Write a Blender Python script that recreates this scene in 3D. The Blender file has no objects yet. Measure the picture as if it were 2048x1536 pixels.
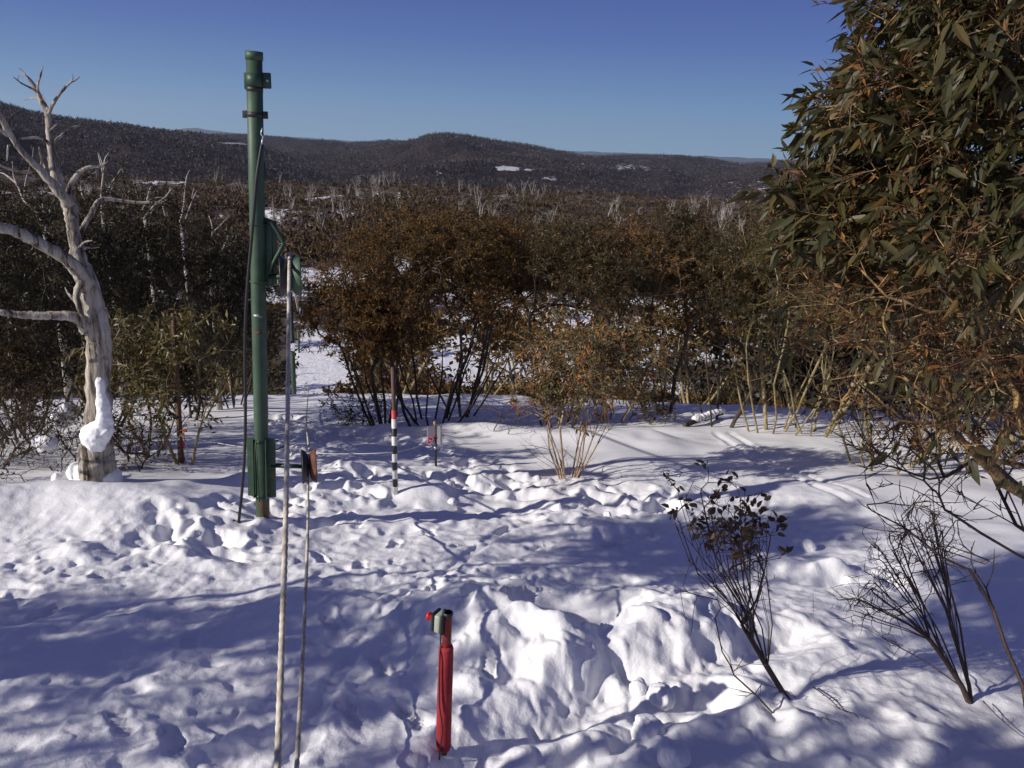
import bpy, math, random
import numpy as np
from mathutils import Vector, Matrix

S = bpy.context.scene
COL = S.collection
R = math.radians

# ------------------------------------------------------------------ camera, sky, sun, exposure
F_PX = 1550.0            # focal length in pixels of the 2048 px wide photograph
PITCH, ROLL = 17.1, 2.6
HAZE = 4.2e-5
SUN_EL, SUN_AZ = 27.0, 246.0     # azimuth clockwise from +Y (view direction)
cam_d = bpy.data.cameras.new("camera")
cam = bpy.data.objects.new("camera", cam_d); COL.objects.link(cam)
S.camera = cam
cam_d.sensor_width = 36.0
cam_d.lens = 36.0 * F_PX / 2048.0
cam_d.clip_start = 0.05
cam_d.clip_end = 60000
CAMR = Matrix.Rotation(R(90 - PITCH), 4, 'X') @ Matrix.Rotation(R(ROLL), 4, 'Z')
cam.matrix_world = CAMR

world = bpy.data.worlds.new("World"); S.world = world
world.use_nodes = True
wn = world.node_tree; wn.nodes.clear()
w_out = wn.nodes.new('ShaderNodeOutputWorld'); w_bg = wn.nodes.new('ShaderNodeBackground')
sky = wn.nodes.new('ShaderNodeTexSky'); sky.sky_type = 'NISHITA'; sky.sun_disc = False
sky.sun_elevation = R(SUN_EL); sky.sun_rotation = R(SUN_AZ)
sky.altitude = 1700; sky.air_density = 1.0; sky.dust_density = 0.25; sky.ozone_density = 4.0
w_hs = wn.nodes.new('ShaderNodeHueSaturation')
w_hs.inputs['Saturation'].default_value = 1.12
w_bg.inputs['Strength'].default_value = 0.075
wn.links.new(sky.outputs[0], w_hs.inputs['Color'])
w_tc = wn.nodes.new('ShaderNodeTexCoord'); w_sx = wn.nodes.new('ShaderNodeSeparateXYZ'); w_rp = wn.nodes.new('ShaderNodeValToRGB')
wn.links.new(w_tc.outputs['Generated'], w_sx.inputs[0]); wn.links.new(w_sx.outputs['Z'], w_rp.inputs[0])
_e = w_rp.color_ramp.elements                   # clear winter sky: pale blue at the horizon, deep blue above
_e[0].position = 0.0; _e[0].color = (2.2, 3.75, 5.3, 1)
_e[1].position = 1.0; _e[1].color = (.72, .78, 1.9, 1)
for _p, _c in ((.05, (1.4, 2.75, 5.1)), (.12, (.86, 1.55, 4.4)), (.22, (.50, .66, 3.2)), (.5, (.60, .68, 2.3))):
    _n = _e.new(_p); _n.color = (*_c, 1)
w_mx = wn.nodes.new('ShaderNodeMix'); w_mx.data_type = 'RGBA'; w_mx.inputs[0].default_value = .92
wn.links.new(w_hs.outputs[0], w_mx.inputs[6]); wn.links.new(w_rp.outputs[0], w_mx.inputs[7])
wn.links.new(w_mx.outputs[2], w_bg.inputs['Color'])
wn.links.new(w_bg.outputs[0], w_out.inputs['Surface'])

sun_d = bpy.data.lights.new("sun", 'SUN'); sun = bpy.data.objects.new("sun", sun_d); COL.objects.link(sun)
sun_d.energy = 4.0; sun_d.angle = R(0.53); sun_d.color = (1.0, 0.93, 0.84)
_a = R(SUN_AZ)
TO_SUN = Vector((math.sin(_a) * math.cos(R(SUN_EL)), math.cos(_a) * math.cos(R(SUN_EL)), math.sin(R(SUN_EL))))
sun.rotation_euler = TO_SUN.to_track_quat('Z', 'Y').to_euler()

S.view_settings.view_transform = 'Standard'
S.view_settings.look = 'None'
S.view_settings.exposure = 0.32
S.view_settings.gamma = 1.0
S.view_settings.use_curve_mapping = False
S.render.engine = 'CYCLES'
S.render.resolution_x = 1024; S.render.resolution_y = 768
S.cycles.max_bounces = 6; S.cycles.diffuse_bounces = 3; S.cycles.transparent_max_bounces = 4

# ------------------------------------------------------------------ small helpers
CR = np.array(CAMR.to_3x3())
def ray(px, py):
    v = CR @ np.array([(px - 1024) / F_PX, -(py - 768) / F_PX, -1.0])
    return v
def P(px, py, dy):
    """world point seen at photo pixel px,py at forward distance dy"""
    v = ray(px, py); v = v * (dy / v[1])
    return Vector(v)

def hash2(ix, iy, seed):
    h = (ix.astype(np.int64) * 374761393 + iy.astype(np.int64) * 668265263 + seed * 1442695041) & 0x7fffffff
    h = ((h ^ (h >> 13)) * 1274126177) & 0x7fffffff
    h = h ^ (h >> 16)
    return (h & 0xffffff) / float(0xffffff)
def vnoise(x, y, seed=0):
    ix = np.floor(x); iy = np.floor(y); fx = x - ix; fy = y - iy
    u = fx * fx * fx * (fx * (fx * 6 - 15) + 10); v = fy * fy * fy * (fy * (fy * 6 - 15) + 10)
    a = hash2(ix, iy, seed); b = hash2(ix + 1, iy, seed); c = hash2(ix, iy + 1, seed); d = hash2(ix + 1, iy + 1, seed)
    return (a + (b - a) * u + (c - a) * v + (a - b - c + d) * u * v) * 2 - 1
def fbm(x, y, seed=0, octv=4, gain=0.5):
    s = 0; a = 1; f = 1
    for i in range(octv):
        s = s + a * vnoise(x * f + 17.3 * i, y * f - 9.1 * i, seed + i); a *= gain; f *= 2.03
    return s
def worley(x, y, seed=0):
    """distance to nearest feature point and that cell's random value"""
    ix = np.floor(x); iy = np.floor(y)
    best = np.full(x.shape, 9.0); val = np.zeros(x.shape)
    for dx in (-1, 0, 1):
        for dy in (-1, 0, 1):
            cx = ix + dx; cy = iy + dy
            px = cx + 0.15 + 0.7 * hash2(cx, cy, seed); py = cy + 0.15 + 0.7 * hash2(cx, cy, seed + 7)
            d = np.hypot(x - px, y - py); m = d < best
            best = np.where(m, d, best); val = np.where(m, hash2(cx, cy, seed + 13), val)
    return best, val
def sstep(a, b, x):
    t = np.clip((x - a) / (b - a), 0, 1); return t * t * (3 - 2 * t)

# ------------------------------------------------------------------ terrain height
def pix_az_el(px, py):
    v = ray(px, py); return math.degrees(math.atan2(v[0], v[1])), v[2] / math.hypot(v[0], v[1])
MID_R = np.array([19., 26., 34., 45., 60., 80., 105., 140., 200., 280., 400., 440., 520., 620.])
MID_Y = [795, None, None, 792, 722, 645, 565, 500, 450, 415, 382]
_mt = [pix_az_el(1024, y)[1] if y else None for y in MID_Y]
_z = [(_mt[i] * MID_R[i] if _mt[i] is not None else None) for i in range(len(_mt))]
_z[1] = -8.9; _z[2] = -11.9
_z += [_z[-1] - 4, _z[-1] - 22, _z[-1] - 45]
MID_Z = np.array(_z)

def ridge(points):
    a = []; e = []
    for px, py in points:
        aa, ee = pix_az_el(px, py); a.append(aa); e.append(ee)
    o = np.argsort(a); return np.array(a)[o], np.array(e)[o]
HILLS = [   # (ridge points, ridge distance, foot distance, back distance, roughness)
    (ridge([(-900, 150), (-400, 165), (0, 206), (60, 224), (140, 238), (250, 250), (330, 262), (400, 268), (450, 277), (520, 296), (600, 322), (680, 352), (760, 385), (900, 420), (2600, 600)]), 1500, 560, 2400, 9),
    (ridge([(-900, 420), (400, 400), (500, 372), (560, 345), (620, 325), (700, 305), (780, 290), (830, 281), (860, 271), (890, 267), (930, 270), (980, 279), (1060, 291), (1150, 309), (1230, 322), (1340, 340), (1450, 370), (1560, 400), (3000, 500)]), 2300, 600, 3300, 10),
    (ridge([(-900, 280), (300, 280), (420, 270), (500, 271), (600, 279), (700, 288), (780, 281), (830, 284), (900, 300), (1050, 318), (1150, 315), (1230, 311), (1340, 313), (1430, 320), (1480, 328), (1560, 323), (1640, 318), (1750, 322), (1850, 330), (1950, 333), (2100, 335), (3000, 350)]), 3800, 1500, 5200, 14),
    (ridge([(-900, 470), (1150, 430), (1250, 395), (1350, 372), (1450, 352), (1560, 340), (1640, 333), (1750, 330), (2048, 345), (3000, 350)]), 1700, 560, 2600, 8),
]
def far_z(az, r, x, y):
    base = np.full(r.shape, MID_Z[-1])
    out = base + fbm(x / 160, y / 160, 5, 3) * 6
    for k, ((ra, re), rr, rf, rb, rough) in enumerate(HILLS):
        e = np.interp(az, ra, re)
        zr = e * rr
        t = np.clip((r - rf) / (rr - rf), 0, 1)
        up = t * (1.35 - 0.35 * t * t)        # convex front
        up = np.clip(up, 0, 1) * sstep(0, 0.06, t)
        dn = 1 - sstep(rr, rb, r)
        prof = np.where(r < rr, up, dn)
        zz = MID_Z[-1] + (zr - MID_Z[-1]) * prof
        gull = fbm(x / 230 + k * 3, y / 230, 20 + k, 4, 0.55) * rough * np.sin(np.pi * np.clip(t, 0, 1)) * 1.6
        zz = zz + np.where(r < rr, gull, 0)
        out = np.maximum(out, zz)
    return out

def base_z(x, y):
    """the slope without its small relief"""
    x = np.asarray(x, float); y = np.asarray(y, float)
    r = np.hypot(x, y)
    yy = np.where(y > 0, y, y * 0.6)
    near = -(2.25 + 0.205 * yy) + 0.035 * x * sstep(5, 16, y)
    lr = np.log(np.clip(r, 19, 620))
    mid = np.interp(lr, np.log(MID_R), MID_Z)
    mid = mid + 0.04 * x * sstep(14, 30, r) * (1 - sstep(60, 200, r)) * 0.6
    w = sstep(16.0, 22.5, y) * sstep(0, 10, r)
    # beyond the crest the ground follows the mid table, beside and behind the camera the near slope carries on
    w = np.where(y > 16, w, 0)
    near_c = np.clip(near, -14, 3.5)
    z = near_c * (1 - w) + mid * w
    return z

def ground_pt(px, py):
    v = ray(px, py)
    t = 0.5; prev = None
    for i in range(4000):
        p = v * t
        if p[2] <= float(base_z(p[0], p[1])): break
        t *= 1.01
    lo, hi = t / 1.01, t
    for i in range(20):
        m = (lo + hi) / 2; p = v * m
        if p[2] <= float(base_z(p[0], p[1])): hi = m
        else: lo = m
    return v * hi

def seg_dist(x, y, pts):
    best = np.full(x.shape, 1e9)
    for (ax, ay), (bx, by) in zip(pts[:-1], pts[1:]):
        dx, dy = bx - ax, by - ay; L = dx * dx + dy * dy
        t = np.clip(((x - ax) * dx + (y - ay) * dy) / L, 0, 1)
        best = np.minimum(best, np.hypot(x - ax - t * dx, y - ay - t * dy))
    return best
def gxy(*pix):
    return [tuple(ground_pt(a, b)[:2]) for a, b in pix]

TR_A = gxy((450, 1075), (470, 1050), (640, 1010), (760, 960), (900, 950), (1040, 965), (1180, 985), (1330, 1000))
TR_B = gxy((640, 1010), (640, 940), (600, 880), (560, 830))
TR_C = gxy((700, 870), (800, 880), (940, 930))
TR_D = gxy((740, 1060), (900, 1020), (1060, 1020), (1250, 1060), (1420, 1090), (1700, 1150))
DRIFT = gxy((-260, 1010), (0, 1015), (120, 1008), (240, 1015), (330, 1030))
LIP = gxy((690, 862), (800, 868), (900, 862), (1010, 870), (1130, 880), (1300, 880))
TROUGH = gxy((930, 1530), (1120, 1450), (1330, 1370), (1560, 1290))
TROUGH2 = gxy((1060, 1560), (1230, 1490), (1420, 1420))
SKI1 = gxy((1180, 1000), (1000, 1060), (850, 1180), (700, 1330), (560, 1560))
SKI2 = gxy((1700, 1010), (1560, 940), (1470, 890), (1430, 860))
SKI3 = gxy((1730, 1000), (1590, 935), (1500, 888), (1460, 860))
LUMPS = []
_rg = random.Random(5)
for (px, py, s, h) in [(860, 985, .30, .24), (600, 1005, .24, .12), (700, 945, .25, .14), (960, 955, .2, .12), (1070, 955, .22, .16), (1170, 965, .22, .14),
                       (1110, 1010, .15, .11), (1260, 965, .16, .10), (1370, 975, .16, .10), (370, 985, .4, .08), (480, 965, .25, .12), (230, 1050, .3, .05),
                       (1545, 1125, .20, .20), (1640, 1150, .24, .26), (1500, 1075, .12, .10), (1430, 1110, .14, .12), (1370, 1080, .1, .07), (150, 1110, .2, .08),
                       (880, 880, .35, .12), (760, 870, .3, .1), (1020, 1500, .13, .10), (1180, 1500, .16, .09), (1100, 1390, .1, .05), (1240, 1400, .1, .08), (1420, 1330, .18, .14),
                       (1470, 1290, .12, .10), (960, 1330, .12, .07), (930, 1400, .1, .06), (1600, 1480, .16, .12), (1540, 1420, .1, .06), (430, 1130, .2, .08), (330, 1100, .2, .1)]:
    g = ground_pt(px, py); LUMPS.append((g[0], g[1], s, h, _rg.uniform(0, 3)))
PITC = (0.40, 4.72)
BOOTS = []
for (px, py) in [(660, 1260), (720, 1130), (640, 1110), (790, 1080), (720, 1040), (860, 1060), (700, 1440), (760, 1350), (240, 1460), (380, 1290),
                 (930, 1090), (1010, 1055), (1080, 1090), (1150, 1050), (1230, 1085), (1310, 1060), (940, 1290), (980, 1370), (1440, 1150), (1500, 1180), (1390, 1200), (1750, 1120), (1690, 1080), (1600, 1060), (90, 1230), (820, 1450), (350, 1500), (1660, 1130), (1800, 1170)]:
    g = ground_pt(px, py); BOOTS.append((g[0], g[1], _rg.uniform(-.5, .5) + (.6 if px > 900 else -.2), _rg.uniform(.018, .032) * (.75 if px < 620 else 1.0)))

def detail(x, y):
    r = np.hypot(x, y)
    near = 1 - sstep(24, 40, r)
    wx = x + 0.12 * vnoise(x * 2.1, y * 2.1, 91); wy = y + 0.12 * vnoise(x * 2.1 + 9, y * 2.1, 92)
    h = 0.07 * fbm(x / 2.2, y / 2.2, 1, 3) + 0.02 * fbm(x / .7, y / .7, 3, 2)
    # wind ripples on the open right side
    h = h + 0.008 * fbm(x / .9 + y * .2, y / .22, 44, 2) * sstep(0.5, 3, x)
    tr = np.maximum.reduce([1 - sstep(.35, .95, seg_dist(wx, wy, TR_A)), .8 * (1 - sstep(.3, .8, seg_dist(wx, wy, TR_B))),
                            .8 * (1 - sstep(.3, .8, seg_dist(wx, wy, TR_C))), .45 * (1 - sstep(.2, .6, seg_dist(wx, wy, TR_D)))])
    d1, v1 = worley(wx / .44 + .22 * vnoise(x / .12, y / .12, 38), wy / .38 + .22 * vnoise(x / .12 + 5, y / .12, 39), 11)
    foot = -(0.13 * (1 - sstep(.08, .56, d1))) * (v1 > .30) + .06 * sstep(.36, .80, d1)
    d2, v2 = worley(wx / .24 + 5, wy / .24, 21)
    lump = .05 * (1 - sstep(0, .5, d2)) * v2
    h = h + tr * (.8 * foot + lump + 0.02 * fbm(x / .3, y / .3, 8, 3))
    # churned snow over the whole foreground
    fg = (1 - sstep(5.2, 8.5, y)) * (1 - sstep(1.8, 3.2, x - 0.15 * y)) * sstep(-.6, .4, y)
    d3, v3 = worley(wx / .30 + .5 * vnoise(x / .13, y / .13, 36), wy / .36 + .5 * vnoise(x / .13 + 5, y / .13, 37), 31)
    pits = -.030 * (1 - sstep(.08, .42, d3)) * (v3 > .45) + .012 * sstep(.4, .7, d3)
    crumb = .5 * np.maximum(vnoise(x / .085, y / .085, 61), 0) ** 2 * .026 + .010 * fbm(x / .13, y / .13, 63, 3)
    ridg = (1 - np.abs(fbm(x / .55 + 4, y / .42, 71, 3))) * .032
    h = h + fg * (pits * (.5 + .5 * vnoise(x / 1.1, y / 1.1, 33)) + crumb + ridg)
    mid_f = sstep(5.5, 7, y) * (1 - sstep(9.5, 11, y)) * (1 - sstep(2.5, 5.5, x)) * sstep(-1.6, 0.2, x)
    h = h + mid_f * (.010 * fbm(x / .12, y / .12, 73, 3) + .02 * np.maximum(vnoise(x / .11, y / .09, 74), 0) ** 2)
    # boot prints
    for (bx, by, a, dp) in BOOTS:
        m = (np.abs(x - bx) < .3) & (np.abs(y - by) < .3)
        if not m.any(): continue
        X = x[m] - bx + .012 * vnoise(x[m] / .05, y[m] / .05, 94); Y = y[m] - by; u = X * math.sin(a) + Y * math.cos(a); v = X * math.cos(a) - Y * math.sin(a)
        w_ = .052 * (1 - .22 * np.exp(-((u + .03) / .05) ** 2)); d = (np.abs(u) / .145) ** 3.5 + (np.abs(v) / w_) ** 3.5
        tread = .006 * np.sign(np.sin(u * 190)) * (d < .8)
        h[m] = h[m] - dp * (1 - sstep(.6, 1.5, d)) + tread + .22 * dp * np.exp(-((d - 3.5) / 2.2) ** 2)
    # ski marks
    for line, dep in ((SKI1, .02), (SKI2, .025), (SKI3, .025)):
        sd = seg_dist(x, y, line); h = h - dep * (1 - sstep(.03, .07, sd)) + .3 * dep * np.exp(-((sd - .1) / .04) ** 2)
    # smooth drift in front of the dead tree
    sd = seg_dist(x, y, DRIFT); h = h + .26 * np.exp(-(sd / .70) ** 2)
    sd = seg_dist(wx, wy, LIP); h = h + .17 * np.exp(-(sd / .5) ** 2)
    sd = seg_dist(wx, wy, TROUGH); h = h - .10 * np.exp(-(sd / .16) ** 2) + .04 * np.exp(-((sd - .3) / .1) ** 2)
    sd = seg_dist(wx, wy, TROUGH2); h = h - .10 * np.exp(-(sd / .09) ** 2) + .05 * np.exp(-((sd - .2) / .08) ** 2)
    for (lx, ly, s, hh, a) in LUMPS:
        m = (np.abs(x - lx) < s * 4) & (np.abs(y - ly) < s * 4)
        if not m.any(): continue
        xx = (wx[m] - lx); yy = (wy[m] - ly); dd = np.hypot(xx, yy * 1.25) / s
        dd = dd * (1 + .25 * vnoise(xx / s * 1.3 + a * 9, yy / s * 1.3, 55))
        h[m] = h[m] + .75 * hh * np.exp(-(dd ** 2.0))
    # dug pit with a wall of thrown up snow round its near side
    m = (np.abs(x - PITC[0]) < 2.4) & (np.abs(y - PITC[1]) < 2.4)
    if m.any():
        X = x[m] - PITC[0]; Y = y[m] - PITC[1]
        X = X + .07 * fbm(X * 3, Y * 3, 81, 3); Y = Y + .07 * fbm(X * 3 + 7, Y * 3, 83, 3)
        rho = np.hypot(X / .92, Y / .84); ph = np.degrees(np.arctan2(X, -Y))   # 0 = towards the camera
        hgt = np.interp(ph, [-180, -150, -115, -80, -50, -20, 10, 35, 60, 90, 115, 145, 180], [.01, .03, .12, .30, .40, .34, .28, .24, .24, .25, .16, .05, .01])
        Rr = .74
        prof = np.where(rho < Rr, np.exp(-((rho - Rr) / .15) ** 2), np.exp(-(np.maximum(rho - Rr, 0) / .46) ** 1.7))
        hollow = -.22 * (1 - sstep(.30, .72, rho))
        rimn = 1 + .25 * fbm(ph / 25, rho * 2, 85, 2)
        face = (.022 * fbm(X / .24, Y / .18, 86, 4, .5) + .020 * np.maximum(vnoise(X / .06, Y / .06, 88), 0)) * np.exp(-((rho - 1.05) / .5) ** 2) - .018 * (1 - sstep(.0, .5, worley(X / .25 + 3 + .4 * vnoise(X / .1, Y / .1, 89), Y / .22, 87)[0])) * np.exp(-((rho - 1.0) / .35) ** 2)
        h[m] = h[m] * (1 - .75 * (rho < .72)) + hgt * prof * rimn + hollow + face
    return h * near

def ground_z(x, y):
    x = np.atleast_1d(np.asarray(x, float)); y = np.atleast_1d(np.asarray(y, float))
    r = np.hypot(x, y); az = np.degrees(np.arctan2(x, y))
    z = base_z(x, y)
    z = z + detail(x, y)
    z = z + sstep(45, 90, r) * (1 - sstep(420, 560, r)) * fbm(x / 28, y / 28, 41, 4) * np.clip(r / 200, .25, 1.0) * 1.6
    fz = far_z(az, r, x, y)
    w = sstep(440, 620, r)
    return z * (1 - w) + fz * w
def gz(x, y): return float(ground_z(x, y)[0])
def GP(px, py, sink=0.0):
    g = ground_pt(px, py); return Vector((g[0], g[1], gz(g[0], g[1]) - sink))

# ------------------------------------------------------------------ mesh building
def mesh_np(name, V, quads=None, tris=None, smooth=True):
    me = bpy.data.meshes.new(name)
    V = np.asarray(V, np.float32).reshape(-1, 3)
    idx = []; starts = []; tot = []
    n = 0
    if quads is not None and len(quads):
        q = np.asarray(quads, np.int32).reshape(-1, 4); idx.append(q.ravel()); starts.append(np.arange(len(q)) * 4); tot.append(np.full(len(q), 4)); n = len(q) * 4
    if tris is not None and len(tris):
        t = np.asarray(tris, np.int32).reshape(-1, 3); idx.append(t.ravel()); starts.append(n + np.arange(len(t)) * 3); tot.append(np.full(len(t), 3))
    idx = np.concatenate(idx).astype(np.int32); starts = np.concatenate(starts).astype(np.int32)
    me.vertices.add(len(V)); me.vertices.foreach_set('co', V.ravel())
    me.loops.add(len(idx)); me.loops.foreach_set('vertex_index', idx)
    me.polygons.add(len(starts)); me.polygons.foreach_set('loop_start', starts)
    me.update(calc_edges=True); me.validate()
    me.polygons.foreach_set('use_smooth', np.full(len(me.polygons), smooth))
    me.update()
    return me

class MB:
    def __init__(s): s.v = []; s.q = []; s.t = []; s.n = 0
    def add(s, V, q=None, t=None):
        V = np.asarray(V, float).reshape(-1, 3)
        if q is not None and len(q): s.q.append(np.asarray(q, np.int64).reshape(-1, 4) + s.n)
        if t is not None and len(t): s.t.append(np.asarray(t, np.int64).reshape(-1, 3) + s.n)
        s.v.append(V); s.n += len(V); return s
    def tube(s, pts, rad, k=8, cap=True, sq=None):
        pts = np.array([tuple(p) for p in pts], float); n = len(pts)
        rad = np.broadcast_to(np.asarray(rad, float), (n,))
        T = np.empty_like(pts); T[1:-1] = pts[2:] - pts[:-2]; T[0] = pts[1] - pts[0]; T[-1] = pts[-1] - pts[-2]
        T /= (np.linalg.norm(T, axis=1, keepdims=True) + 1e-12)
        a = np.array([1., 0, 0]) if abs(T[0][0]) < .8 else np.array([0, 1., 0])
        u = a - T[0] * a.dot(T[0]); u /= np.linalg.norm(u)
        U = [u]
        for i in range(1, n):
            u = U[-1] - T[i] * U[-1].dot(T[i]); u /= (np.linalg.norm(u) + 1e-12); U.append(u)
        U = np.array(U); W = np.cross(T, U)
        ang = np.linspace(0, 2 * np.pi, k, endpoint=False) + (np.pi / k if k == 4 else 0)
        ring = U[:, None, :] * np.cos(ang)[None, :, None] + W[:, None, :] * np.sin(ang)[None, :, None]
        V = (pts[:, None, :] + ring * rad[:, None, None]).reshape(-1, 3)
        i = np.arange(n - 1)[:, None] * k; j = np.arange(k)[None, :]; j2 = (j + 1) % k
        q = np.stack([i + j, i + j2, i + k + j2, i + k + j], -1).reshape(-1, 4)
        t = None
        if cap:
            V = np.vstack([V, pts[0], pts[-1]]); c0 = n * k; c1 = c0 + 1; jj = np.arange(k); b = (n - 1) * k
            t = np.vstack([np.stack([np.full(k, c0), (jj + 1) % k, jj], -1), np.stack([np.full(k, c1), b + jj, b + (jj + 1) % k], -1)])
        return s.add(V, q, t)
    def box(s, c, size, rot=None, bev=0.0):
        bx = np.array([[i, j, k] for i in (-.5, .5) for j in (-.5, .5) for k in (-.5, .5)]) 
        if bev <= 0:
            V = bx * np.array(size)
            q = [[0, 1, 3, 2], [4, 6, 7, 5], [0, 4, 5, 1], [2, 3, 7, 6], [0, 2, 6, 4], [1, 5, 7, 3]]
            if rot is not None: V = V @ np.array(rot.to_3x3()).T
            return s.add(V + np.array(tuple(c)), q)
        import bmesh
        bm = bmesh.new(); bmesh.ops.create_cube(bm, size=1.0)
        for v in bm.verts: v.co = Vector((v.co.x * size[0], v.co.y * size[1], v.co.z * size[2]))
        bmesh.ops.bevel(bm, geom=list(bm.edges), offset=bev, segments=2, affect='EDGES', profile=.5)
        if rot is not None: bmesh.ops.transform(bm, matrix=rot.to_4x4(), verts=bm.verts)
        bmesh.ops.translate(bm, vec=Vector(tuple(c)), verts=bm.verts)
        bmesh.ops.triangulate(bm, faces=bm.faces)
        bm.verts.index_update()
        V = [tuple(v.co) for v in bm.verts]; t = [[v.index for v in f.verts] for f in bm.faces]
        bm.free(); return s.add(V, None, t)
    def lathe(s, prof, k=20, mat=None):
        """prof: (radius, height) list along local z"""
        n = len(prof); ang = np.linspace(0, 2 * np.pi, k, endpoint=False)
        V = np.array([[r * math.cos(a), r * math.sin(a), z] for r, z in prof for a in ang])
        i = np.arange(n - 1)[:, None] * k; j = np.arange(k)[None, :]; j2 = (j + 1) % k
        q = np.stack([i + j, i + j2, i + k + j2, i + k + j], -1).reshape(-1, 4)
        if mat is not None:
            M = np.array(mat); V = V @ M[:3, :3].T + M[:3, 3]
        return s.add(V, q)
    def build(s, name, mat=None, parent=None, smooth=True, loc=None):
        V = np.vstack(s.v)
        if loc is not None: V = V - np.array(tuple(loc))
        me = mesh_np(name, V, np.vstack(s.q) if s.q else None, np.vstack(s.t) if s.t else None, smooth)
        return link(name, me, mat, parent, loc)
def link(name, me, mat=None, parent=None, loc=None):
    if mat is not None and me is not None and not me.materials: me.materials.append(mat)
    o = bpy.data.objects.new(name, me); COL.objects.link(o)
    if parent is not None: o.parent = parent
    if loc is not None: o.location = Vector(tuple(loc))
    return o
def tag(o, label=None, cat=None, group=None, kind=None):
    if label: o['label'] = label
    if cat: o['category'] = cat
    if group: o['group'] = group
    if kind: o['kind'] = kind
    return o
def empty(name, loc, rz=0.0, label=None, cat=None, group=None):
    o = bpy.data.objects.new(name, None); COL.objects.link(o); o.location = Vector(tuple(loc)); o.rotation_euler = (0, 0, rz)
    o.empty_display_size = .2
    return tag(o, label, cat, group)
def copy_tree(o, parent=None):
    c = o.copy(); COL.objects.link(c)
    if parent is not None: c.parent = parent
    for ch in list(o.children): copy_tree(ch, c)
    return c

# ------------------------------------------------------------------ materials
def newmat(name):
    m = bpy.data.materials.new(name); m.use_nodes = True
    nt = m.node_tree; b = nt.nodes['Principled BSDF']; return m, nt, b
def nd(nt, t, **kw):
    n = nt.nodes.new(t)
    for k, v in kw.items():
        if k in n.inputs.keys(): n.inputs[k].default_value = v
        else: setattr(n, k, v)
    return n
def ramp(nt, fac, stops):
    r = nt.nodes.new('ShaderNodeValToRGB'); el = r.color_ramp.elements
    el[0].position = stops[0][0]; el[0].color = (*stops[0][1], 1)
    el[1].position = stops[-1][0]; el[1].color = (*stops[-1][1], 1)
    for p, c in stops[1:-1]:
        e = el.new(p); e.color = (*c, 1)
    nt.links.new(fac, r.inputs[0]); return r
def noise(nt, scale, detail=4, rough=.55, vec=None, dist=0.0):
    n = nt.nodes.new('ShaderNodeTexNoise'); n.inputs['Scale'].default_value = scale; n.inputs['Detail'].default_value = detail
    n.inputs['Roughness'].default_value = rough; n.inputs['Distortion'].default_value = dist
    if vec is not None: nt.links.new(vec, n.inputs['Vector'])
    return n
def bump(nt, b, h, strength, dist):
    bp = nt.nodes.new('ShaderNodeBump'); bp.inputs['Strength'].default_value = strength; bp.inputs['Distance'].default_value = dist
    nt.links.new(h, bp.inputs['Height']); nt.links.new(bp.outputs[0], b.inputs['Normal']); return bp
def coord(nt, kind='Object', scale=None):
    t = nt.nodes.new('ShaderNodeTexCoord')
    if scale is None: return t.outputs[kind]
    mp = nt.nodes.new('ShaderNodeMapping'); mp.inputs['Scale'].default_value = scale
    nt.links.new(t.outputs[kind], mp.inputs[0]); return mp.outputs[0]

def mat_leaf(name, stops, rough=.5, trans=.25, tcol=(.16, .13, .03), patch=1.3, pamt=.45):
    m, nt, b = newmat(name)
    g = nt.nodes.new('ShaderNodeNewGeometry')
    pn = noise(nt, patch, 3, .6, g.outputs['Position'])       # sprays of older and younger leaves
    ps = nt.nodes.new('ShaderNodeMath'); ps.operation = 'MULTIPLY_ADD'; ps.inputs[1].default_value = pamt * 2.6; ps.inputs[2].default_value = -pamt * 1.3
    nt.links.new(pn.outputs[0], ps.inputs[0])
    pa = nt.nodes.new('ShaderNodeMath'); pa.operation = 'ADD'; pa.use_clamp = True
    nt.links.new(g.outputs['Random Per Island'], pa.inputs[0]); nt.links.new(ps.outputs[0], pa.inputs[1])
    r = ramp(nt, pa.outputs[0], stops)
    nt.links.new(r.outputs[0], b.inputs['Base Color'])
    b.inputs['Roughness'].default_value = rough
    b.inputs['Specular IOR Level'].default_value = .35
    tr = nt.nodes.new('ShaderNodeBsdfTranslucent'); tr.inputs[0].default_value = (*tcol, 1)
    mx = nt.nodes.new('ShaderNodeMixShader'); mx.inputs[0].default_value = trans
    nt.links.new(b.outputs[0], mx.inputs[1]); nt.links.new(tr.outputs[0], mx.inputs[2])
    nt.links.new(mx.outputs[0], nt.nodes['Material Output'].inputs[0])
    return m
def mat_bark(name, stops, scale=(6, 6, 1.2), nscale=6, bs=.6, bd=.01, rough=.85):
    m, nt, b = newmat(name)
    c = coord(nt, 'Object', scale)
    n = noise(nt, nscale, 6, .65, c, .4)
    r = ramp(nt, n.outputs[0], stops); nt.links.new(r.outputs[0], b.inputs['Base Color'])
    b.inputs['Roughness'].default_value = rough
    n2 = noise(nt, nscale * 3, 5, .7, c, .3)
    bump(nt, b, n2.outputs[0], bs, bd)
    return m
def mat_plain(name, col, rough=.5, metal=0.0, var=.15, scale=8, bs=.15, bd=.003, stops=None):
    m, nt, b = newmat(name)
    n = noise(nt, scale, 5, .6, coord(nt))
    if stops is None:
        stops = [(.3, tuple(c * (1 - var) for c in col)), (.7, tuple(min(1, c * (1 + var)) for c in col))]
    r = ramp(nt, n.outputs[0], stops); nt.links.new(r.outputs[0], b.inputs['Base Color'])
    b.inputs['Roughness'].default_value = rough; b.inputs['Metallic'].default_value = metal
    n2 = noise(nt, scale * 6, 3, .6, coord(nt)); bump(nt, b, n2.outputs[0], bs, bd)
    return m

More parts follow.
